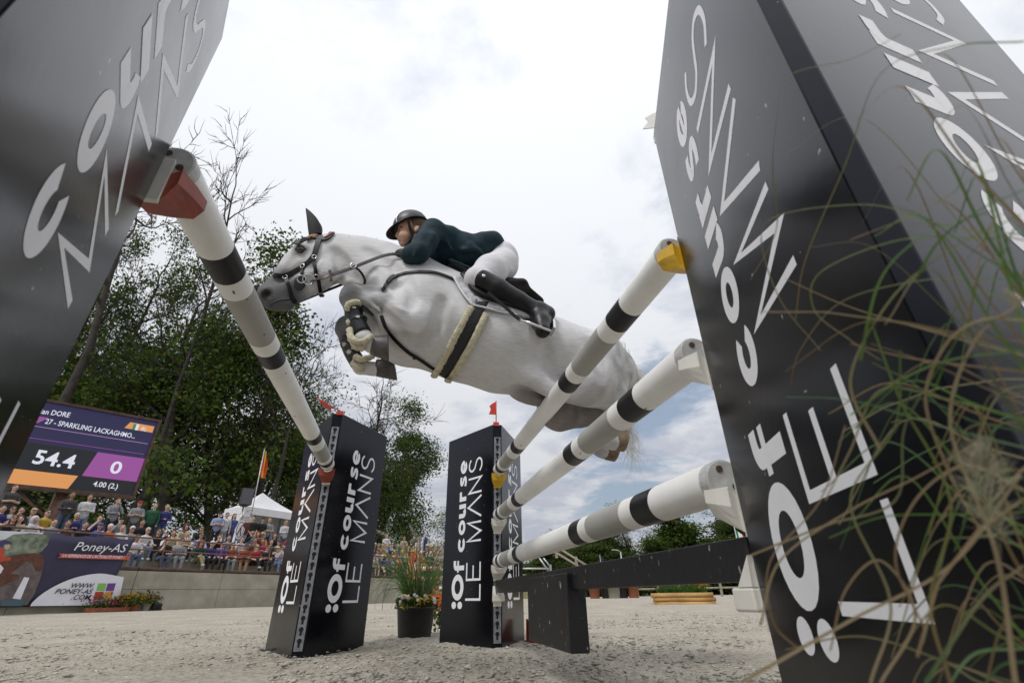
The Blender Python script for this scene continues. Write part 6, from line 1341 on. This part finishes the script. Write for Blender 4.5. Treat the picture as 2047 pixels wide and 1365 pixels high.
# near fountain grass at the right, in front of the big stand
def near_grass():
    rg = np.random.default_rng(44); c = np.array([0.52, 0.06, 0.0]); root = empty('potted_fountain_grass', c, 0, 'tangled green and straw fountain grass close to the camera at right', 'grass plant')
    pot(root, .15, .22)
    V, F, cols = [], [], []
    def put(P, w0, w1, col, col2=None):
        n0 = len(V); ribbon(V, F, P, w0, w1, np.array([-.6, -.6, .4])); k = len(V)-n0; t = np.linspace(0, 1, k)[:, None]; cols.extend((np.array(col)*(1-t)+np.array(col2 or col)*t).tolist())
    for k in range(40):   # the clump itself
        a = rg.uniform(0, 6.28); b = np.array([.10*math.cos(a)*rg.random(), .10*math.sin(a)*rg.random(), .20]); az = rg.uniform(1.5, 3.2) if rg.random() < .7 else rg.uniform(0, 6.28); dry = rg.random() < .3
        col = TB[rg.integers(3)] if dry else GB[rg.integers(4)]; put(blade(b, az, rg.uniform(.26, .48), rg.uniform(1.0, 2.4), rg, 12, rg.uniform(0, 1.2) if rg.random() < .35 else 0), 0.0012, .0005, col, TB[rg.integers(3)] if rg.random() < .4 else col)
    def R3(px, py, d): r = ray(px, py); return np.array(CAM+r*d)-c
    # long stalks that can be followed in the photo: pixel course and distance from the lens
    for pts, d0, d1, col, col2, w in [
        ([(1800, 70), (1700, 120), (1575, 155), (1552, 250), (1545, 350), (1552, 460), (1500, 560)], .44, .50, GB[1], TB[0], .0013),
        ([(2047, 85), (1900, 95), (1760, 150), (1690, 330), (1610, 520), (1590, 640)], .42, .48, GB[0], TB[0], .0016),
        ([(2047, 470), (1900, 455), (1740, 410), (1560, 430), (1522, 480), (1560, 600), (1640, 700)], .40, .46, GB[1], TB[1], .0011),
        ([(2000, 480), (1800, 480), (1640, 545), (1628, 620), (1700, 680), (1760, 720)], .40, .42, GB[1], TB[1], .0011),
        ([(2040, 560), (1850, 560), (1680, 605), (1600, 700), (1580, 770)], .42, .46, GB[3], TB[2], .0012),
        ([(1720, 720), (1760, 560), (1850, 470), (1990, 420)], .36, .34, GB[1], GB[3], .0015),
        ([(1760, 900), (1700, 760), (1780, 600), (1900, 500), (2040, 430)], .36, .33, TB[1], GB[1], .0014),
        ([(1520, 1250), (1560, 1120), (1700, 1020), (1840, 950), (1960, 880)], .34, .30, TB[1], TB[0], .0012),
        ([(1480, 1365), (1700, 1240), (1900, 1130), (2040, 950)], .34, .28, TB[1], TB[1], .0016),
        ([(1500, 1110), (1650, 1050), (1790, 1000), (1810, 850), (1900, 700)], .40, .34, TB[0], GB[3], .0013),
        ([(1740, 1365), (1780, 1200), (1700, 1000), (1790, 850), (1800, 700)], .36, .34, TB[1], GB[0], .0012),
        ([(1600, 1300), (1545, 1240), (1540, 1120), (1640, 1000), (1690, 850)], .38, .36, TB[2], TB[1], .001),
        ([(2047, 840), (1900, 800), (1760, 780), (1700, 900), (1650, 1000)], .32, .36, GB[0], TB[1], .0013),
        ([(2047, 700), (1900, 720), (1800, 760), (1700, 830)], .30, .34, GB[2], GB[1], .0016),
        ([(2047, 640), (1960, 640), (1890, 690), (1850, 800), (1900, 950), (1960, 1060)], .30, .28, TB[1], TB[0], .0016),
        ([(2030, 1365), (1990, 1100), (1900, 850), (1950, 680), (2047, 600)], .30, .28, TB[1], TB[1], .0018),
        ([(1900, 1365), (1860, 1200), (1900, 1000), (1800, 800), (1740, 640)], .32, .36, TB[2], GB[1], .0014),
        ([(1850, 1365), (1960, 1200), (2047, 1130)], .30, .27, GB[2], TB[1], .0016),
        ([(2047, 980), (1930, 930), (1830, 1000), (1790, 1120), (1850, 1260)], .30, .33, TB[1], TB[2], .0014),
        ([(1760, 1365), (1830, 1230), (1760, 1120), (1690, 1180), (1660, 1300)], .35, .37, TB[1], TB[0], .0012),
        ([(1830, 560), (1880, 480), (1960, 420), (2047, 380)], .34, .32, GB[0], GB[0], .0015), ([(1700, 480), (1850, 420), (1960, 350), (2047, 330)], .40, .36, TB[0], GB[1], .0009)]:
        d0, d1 = max(d0, .37), max(d1, .37); P = bez([R3(x, y, d0+(d1-d0)*i/(len(pts)-1)) for i, (x, y) in enumerate(pts)], 8); put(P, w*.6, w*.35, col, col2)
    for k in range(66):   # fine arching blades that lean out of the clump
        y0 = rg.uniform(480, 1420); x0 = rg.uniform(2060, 2200); xe = max(1570, 2040-abs(rg.normal())*240-rg.uniform(0, 120)); ye = y0+rg.uniform(-420, 260); d0, d1 = rg.uniform(.36, .46), rg.uniform(.36, .50)
        ym = min(y0, ye)-rg.uniform(-60, 130); P = bez([R3(x0, y0, d0), R3((x0*.6+xe*.4), (y0+ym)/2, d0*.6+d1*.4), R3((x0*.25+xe*.75), ym, d0*.3+d1*.7), R3(xe, ye, d1)], 7)
        col = GB[rg.integers(4)] if rg.random() < .62 else TB[rg.integers(3)]; w = rg.uniform(.0005, .0011); put(P, w, w*.4, col, TB[rg.integers(3)] if rg.random() < .3 else col)
    me = np_mesh('blades', V, F, [M_BLADE], True); tint(me, cols); o = link('blades', me, root); o['kind'] = 'stuff'
    plume(root, 'seed_head', R3(1995, 1070, .34), R3(1960, 890, .33), .0125, rg, M_PLUME, 620)
    m = MB(); m.add([R3(2047, 600, .30), R3(2030, 620, .305), R3(2000, 575, .30), R3(2035, 590, .30)], [(0, 1, 2), (0, 2, 3)]); m.build('dry_sheath', mat('dry_leaf', (.55, .5, .38), .8), root)
near_grass()

def flower_tuft(root, c, r, n, cols, rg, name='flowers', size=.03, stem=.12, leafcols=GB):
    C = np.array(c)+np.c_[rg.normal(size=(n, 2))*r*.5, np.abs(rg.normal(size=n))*.03+stem]; return C
def potted_grass():
    rg = np.random.default_rng(9); c = PZ(828, 1275); root = empty('potted_fountain_grass', (c[0], c[1], 0), 0, 'black pot of tall fountain grass with white and yellow flowers between the stands', 'grass plant')
    rim = PY(828, 1212, c[1])[2]; pot(root, .185, rim)
    V, F, cols = [], [], []
    for k in range(330):
        a = rg.uniform(0, 6.28); q = .09*math.sqrt(rg.random()); b = np.array([q*math.cos(a), q*math.sin(a), rim*.9]); n0 = len(V); L = rg.uniform(.34, .92)
        ribbon(V, F, blade(b, a+rg.normal()*.5, L, rg.uniform(.3, 1.8) if rg.random() < .7 else rg.uniform(1.8, 3.0), rg, 9), .0032, .0010, np.array([0, -1, .3])); dry = rg.random() < .10; col = TB[rg.integers(3)] if dry else GB[rg.integers(4)]; kk = len(V)-n0; cols += [tuple(np.array(col)*rg.uniform(.7, 1.25))]*kk
    me = np_mesh('blades', V, F, [M_BLADE], True); tint(me, cols); o = link('blades', me, root); o['kind'] = 'stuff'
    for a, b in (((835, 1085), (817, 1045)), ((785, 1078), (748, 1058)), ((812, 1090), (770, 1092)), ((820, 1082), (832, 1078)), ((838, 1095), (840, 1070))):
        A, B = np.array(PY(*a, c[1]))-[c[0], c[1], 0], np.array(PY(*b, c[1]))-[c[0], c[1], 0]; plume(root, 'seed_head', A, B, .022, rg, mat('mauve_plume', (.50, .42, .36), .9, .2, 60), 420)
        m = MB(); m.tube(bez([(0, 0, rim), A*.6+np.array([0, 0, .12]), A], 6), .003, 5); m.build('stalk', mat('straw', (.35, .28, .14), .8), root)
    n = 420; a = rg.uniform(0, 6.28, n); q = .20*np.sqrt(rg.random(n)); C = np.c_[q*np.cos(a), q*np.sin(a), rim+.02+rg.random(n)*.07-q*.15]; C2 = C[q > .07]
    o = link('leaves', leaves_mesh('leaves', C2, .05, rg, GREEN, None, .6), root); o['kind'] = 'stuff'
    V, F = [], []
    for k in range(26):
        a = rg.uniform(0, 6.28); q = rg.uniform(.13, .21); p = np.array([q*math.cos(a), q*math.sin(a)-.02, rim+rg.uniform(.03, .10)])
        for j in range(5):
            w = 6.28*j/5; d = np.array([math.cos(w), .3, math.sin(w)])*.017; e = np.array([-math.sin(w), 0, math.cos(w)])*.009; i0 = len(V); V += [p, p+d*.6+e, p+d*1.1, p+d*.6-e]; F.append((i0, i0+1, i0+2, i0+3))
    o = link('white_flowers', np_mesh('white_flowers', V, F, [mat('white_petal', (.75, .75, .76), .7)]), root); o['kind'] = 'stuff'
    for k in range(34):
        a = rg.uniform(-2.9, -.2) if k < 20 else rg.uniform(-.6, .3); q = rg.uniform(.13, .2); p = np.array([q*math.cos(a), q*math.sin(a), rim+rg.uniform(-.03, .10)]); d = rg.normal(size=3)*.035+np.array([0, 0, .02])
        m = MB(); m.tube([p, p+d*.6, p+d*1.3+np.array([0, 0, -.012])], [.004, .006, .002], 6); m.build('yellow_pepper', mat('yellow_pepper', (.62, .36, .01), .4, .15, 30), root)
potted_grass()
# small shrub beside the far right stand
rg = np.random.default_rng(3); c = PZ(880, 1266); r_ = empty('low_shrub', (c[0], c[1], 0), 0, 'small green shrub at the foot of the far right stand', 'shrub')
C = rg.normal(size=(260, 3))*[.07, .07, .09]+[.02, 0, .17]; o = link('leaves', leaves_mesh('leaves', C, .05, rg, GREEN, None, .4), r_); o['kind'] = 'stuff'
m = MB(); m.tube([(0, 0, 0), (.01, 0, .1), (.03, .01, .2)], .006, 6); m.build('stem', M_BARK, r_)

# flower boxes along the wall
M_TERR = mat('terracotta', (.30, .10, .055), .8, .25, 12, .2, 40)
def wall_pot(px, py, r, h, kind, cols, label, box=False, seed=1):
    rg = np.random.default_rng(seed); c = PW(px, py, -.35); z = gz(c[0], c[1]); root = empty('flower_box' if box else 'flower_pot', (c[0], c[1], z-.01), WANG, label, 'flower pot', 'flower pots along the wall')
    if box:
        m = MB(); V = [(-.5, -.11, 0), (.5, -.11, 0), (.5, .11, 0), (-.5, .11, 0), (-.54, -.14, h), (.54, -.14, h), (.54, .14, h), (-.54, .14, h)]; m.add(V, [(3, 2, 1, 0), (0, 1, 5, 4), (1, 2, 6, 5), (2, 3, 7, 6), (3, 0, 4, 7), (4, 5, 6, 7)]); m.build('trough', M_TERR, root); sx, sy = .45, .11
    else: pot(root, r, h, kind); sx = sy = r*1.6
    n = 520; C = np.c_[rg.normal(size=n)*sx*.6, rg.normal(size=n)*sy*.7, h+np.abs(rg.normal(size=n))*.11]; o = link('leaves', leaves_mesh('leaves', C, .065, rg, GREEN+[(.12, .16, .04)], None, .5), root); o['kind'] = 'stuff'
    n = 70; C = np.c_[rg.normal(size=n)*sx*.65, rg.normal(size=n)*sy*.7-.05, h+.07+np.abs(rg.normal(size=n))*.12]; o = link('blooms', leaves_mesh('blooms', C, .06, rg, cols, None, .3, .9), root); o['kind'] = 'stuff'
YE = [(.6, .33, .01), (.5, .22, .01)]; PK = [(.35, .02, .12), (.45, .06, .2)]; DR = [(.16, .012, .02), (.2, .03, .03)]
wall_pot(214, 1216, 0, .12, None, PK, 'terracotta trough of pink flowers below the banner corner', True, 2)
wall_pot(246, 1214, .14, .19, M_TERR, YE, 'pot of yellow and orange flowers left of the dark red ones', seed=3); wall_pot(268, 1213, .14, .19, M_TERR, YE, 'terracotta pot of mixed yellow flowers against the wall', seed=4); wall_pot(292, 1213, .14, .2, M_CONC, DR, 'grey pot of tall dark red flowers against the wall', seed=5)
c = PW(313, 1211, -.5); r_ = empty('ground_spotlight', (c[0], c[1], gz(c[0], c[1])), WANG, 'small black floodlight on the sand by the flower pots', 'floodlight')
m = MB(); m.box((0, 0, .11), (.24, .13, .16), Matrix.Rotation(.4, 3, 'X')); m.build('lamp_housing', M_BOOT, r_); m = MB(); m.box((0, .03, .03), (.34, .1, .05)); m.build('foot', M_BOOT, r_)

# log-framed flower bed on the right
def log_bed():
    rg = np.random.default_rng(6); c = PZ(1367, 1212); ang = .35; root = empty('log_flower_bed', (c[0], c[1], 0), -0.42, 'low flower bed framed by three stacked yellow logs', 'flower bed')
    mw = mat('yellow_log', (.42, .25, .085), .7, .35, 6, .4, 30, stretch=(.3, 1, 1)); L = 1.62
    for k, (z, r, dx) in enumerate(((.065, .066, 0), (.18, .054, .02), (.285, .062, -.03))):
        for y in (-.42, .42):
            m = MB(); m.tube([(-L/2+dx, y, z), (-L*.2, y+.006, z+.004), (L*.2, y-.004, z), (L/2+dx, y, z+.002)], [r*.93, r, r*.97, r*.92], 14); m.build('log', mw, root)
        if k != 1:
            for x in (-.68, .68):
                m = MB(); m.tube([(x, -.36, z), (x, .36, z)], r*.8, 10); m.build('log', mw, root)
    m = MB(); m.box((0, 0, .16), (1.45, .74, .28)); m.build('soil', M_SOIL, root)
    V, F, cols = [], [], []
    for k in range(420):
        b = np.array([rg.uniform(-.62, .62), rg.uniform(-.34, .34), .29]); n0 = len(V); ribbon(V, F, blade(b, rg.uniform(0, 6.28), rg.uniform(.22, .48), rg.uniform(.8, 2.2), rg, 5), .012, .003, np.array([.2, -1, .4])); col = np.array([(.07, .16, .025), (.05, .12, .02), (.10, .20, .035)][rg.integers(3)]); cols += [tuple(col*rg.uniform(.7, 1.2))]*(len(V)-n0)
    me = np_mesh('leaves', V, F, [M_BLADE]); tint(me, cols); o = link('leaves', me, root); o['kind'] = 'stuff'
    for nm, cx, n, cl in (('yellow_flowers', .52, 90, YE+[(.7, .45, .02)]), ('red_flowers', -.66, 40, DR)):
        C = np.c_[cx+rg.normal(size=n)*.10, rg.normal(size=n)*.14-.1, .56+rg.normal(size=n)*.05]; o = link(nm, leaves_mesh(nm, C, .075, rg, cl, None, .3, .9), root); o['kind'] = 'stuff'
log_bed()
# pots in the row at the far right edge of the arena
for i, (px, kind, r, nm) in enumerate(((1097*1+92, M_TERR, .34, 'terracotta pot'), (1212, M_POT, .30, 'black pot'), (1228, M_CONC, .46, 'wide grey pot'), (1246, M_POT, .32, 'black pot with a round bush'), (1267, M_TERR, .34, 'terracotta pot under the plank'))):
    rg = np.random.default_rng(20+i); c = PR(px, 1189, 33); z = gz(c[0], c[1]); root = empty('edge_pot', (c[0], c[1], z), 0, ['terracotta pot at the left of the far pot row', 'black pot between the terracotta and the wide grey pot', 'wide grey pot in the far pot row', 'black pot with a bush right of the wide grey pot', 'terracotta pot at the right of the far pot row'][i], 'flower pot', 'pots along the far arena edge')
    pot(root, r, .62, kind); n = 260; C = rg.normal(size=(n, 3))*[r*.7, r*.7, .14]+[0, 0, .78]; o = link('leaves', leaves_mesh('leaves', C, .14, rg, GREEN, None, .5), root); o['kind'] = 'stuff'
# grass mound with stair rails
def mound():
    c = PR(1095, 1150, 46); V = []; n, k = 40, 14
    for i in range(k+1):
        t = i/k; z = 2.1*math.cos(t*math.pi/2)**1.1
        for j in range(n):
            a = 2*math.pi*j/n; V.append((c[0]-2.5+5.6*t*math.cos(a), c[1]+3+5.0*t*math.sin(a), .05+z+.12*math.sin(5*a+3*t)*math.sin(t*3.14)))
    m = MB(); m.add(V, [(i*n+j, (i+1)*n+j, (i+1)*n+(j+1) % n, i*n+(j+1) % n) for i in range(k) for j in range(n)], 0, True); o = m.build('grass_mound', mat('mown_grass', (.17, .165, .07), .95, .3, 3, .9, 20, col2=(.11, .11, .045)))
    tag(o, 'grassy mound beyond the arena on the right', 'mound', kind='structure')
mound()
M_WOOD = mat('weathered_wood', (.30, .27, .21), .85, .3, 6, .3, 30)
def post_rail(name, label, posts, rails, cat, mt=M_WOOD, r=.07):
    c = posts[0][0]; root = empty(name, (c[0], c[1], c[2]), 0, label, cat)
    for a, b in posts:
        m = MB(); m.box(local(root, [(a+b)/2])[0], (r*1.6, r*1.6, abs(b[2]-a[2]))); m.build('post', mt, root)
    for a, b in rails:
        m = MB(); m.tube(local(root, [a, b]), r*.75, 6); m.build('bar', mt, root)
    return root
def at(px, py, r): return PR(px, py, r)
post_rail('stair_railing', 'wooden stair railing climbing the mound', [(at(1152, 1142, 40), at(1152, 1112, 40)), (at(1189, 1150, 40), at(1189, 1128, 40)), (at(1112, 1115, 40), at(1112, 1090, 40))], [(at(1108, 1090, 40), at(1192, 1142, 40)), (at(1108, 1102, 40), at(1180, 1146, 40))], 'railing', r=.11)
post_rail('spectator_barrier', 'grey post and bar barrier in front of the grass mound', [(at(1101, 1168, 33), at(1101, 1128, 33)), (at(1040, 1172, 33), at(1040, 1130, 33))], [(at(1030, 1136, 33), at(1101, 1136, 33)), (at(1078, 1115, 33), at(1098, 1143, 33)), (at(1086, 1115, 33), at(1101, 1133, 33))], 'barrier', M_ALU, .07)
# arena fence rails on the far right
fp = []; fr = []
for i, px in enumerate(range(1275, 1700, 42)):
    a = PR(px, 1186, 36); z = gz(a[0], a[1]); fp.append((np.array([a[0], a[1], z]), np.array([a[0], a[1], z+1.0])))
for a, b in zip(fp[:-1], fp[1:]):
    for q in (.95, .48): fr.append((a[0]+np.array([0, 0, q]), b[0]+np.array([0, 0, q])))
post_rail('arena_fence', 'pale wooden rail fence along the far right side of the arena', fp, fr, 'fence', M_WOOD, .07)
# lamp post and small flags
def lamp():
    a, b = PR(1246, 1150, 48), PR(1246, 1102, 48); root = empty('lamp_post', (a[0], a[1], gz(a[0], a[1])), 0, 'slim grey lamp post before the far trees', 'lamp post'); h = b[2]-gz(a[0], a[1])
    m = MB(); m.tube([(0, 0, 0), (0, 0, h)], .06, 8); m.build('mast', M_ALU, root); m = MB(); m.tube([(0, 0, h), (-.25, 0, h+.12), (-.45, 0, h+.14)], .04, 8); m.build('arm', M_ALU, root); m = MB(); m.box((-.62, 0, h+.15), (.42, .18, .08)); m.build('lamp_head', M_ALU, root)
lamp()
def mini_flag(px, top, bot, r, cols, label, w=.5, hh=.5):
    a, b = PR(px, bot, r), PR(px, top, r); z = gz(a[0], a[1]); root = empty('small_flag', (a[0], a[1], z), 0, label, 'flag'); h = b[2]-z; m = MB(); m.tube([(0, 0, 0), (0, 0, h)], .025, 8); m.build('pole', M_ALU, root)
    for k, c in enumerate(cols):
        V = []
        for i in range(5):
            x = w*(k+i/4)/len(cols); V += [(x, .05*math.sin(x*9), h-.05-x*.9), (x, .05*math.sin(x*9), h-.05-hh-x*.9)]
        m = MB(); m.add(V, [(2*i, 2*i+2, 2*i+3, 2*i+1) for i in range(4)], 0, True); m.build('stripe', c, root)
mini_flag(1476, 1052, 1090, 30, [mat('flag_green', (.01, .19, .08), .7), M_CANV, mat('flag_orange', (.5, .08, .02), .7)], 'small green white and red flag left of the near right stand', .55, .42)
mini_flag(1203, 1108, 1150, 50, [M_NAVYC], 'thin blue flag before the far right trees', .3, 1.6)
feather(1036, 1034, 1085, 26, .9, [M_NAVYC, M_CANV, M_NAVYC, M_NAVYC, M_NAVYC], 'navy feather flag right of the far right stand')
# red and white jump in the background behind the potted grass
def back_jump():
    Y = 13.5; cR = PR(905, 1195, Y); cL = PR(818, 1198, Y); z = .03; root = empty('background_jump', (cL[0], cL[1], z), 0, 'red and white striped jump behind the potted grass', 'jump'); d = np.array([cR[0]-cL[0], cR[1]-cL[1], 0]); MO = mat('orange_red_paint', (.58, .07, .015), .5, .15, 8)
    for zz in (.95, .72, .50):
        for k in range(9):
            m = MB(); m.tube([d*k/9+np.array([0, 0, zz]), d*(k+1)/9+np.array([0, 0, zz])], .05, 10); m.build('rail_band', MO if k % 2 else M_WHITEPL, root)
    for t in (0, 1):
        m = MB(); m.box(d*t+np.array([0, 0, .65]), (.12, .12, 1.3)); m.build('upright', MO, root)
        m = MB(); m.box(d*t+np.array([0, 0, .04]), (.5, .5, .07)); m.build('base', MO, root)
    m = MB(); m.box(d*.5+np.array([0, .0, .21]), (np.linalg.norm(d)*.92, .05, .34), Matrix.Rotation(math.atan2(d[1], d[0]), 3, 'Z')); m.build('filler_panel', MO, root)
back_jump()
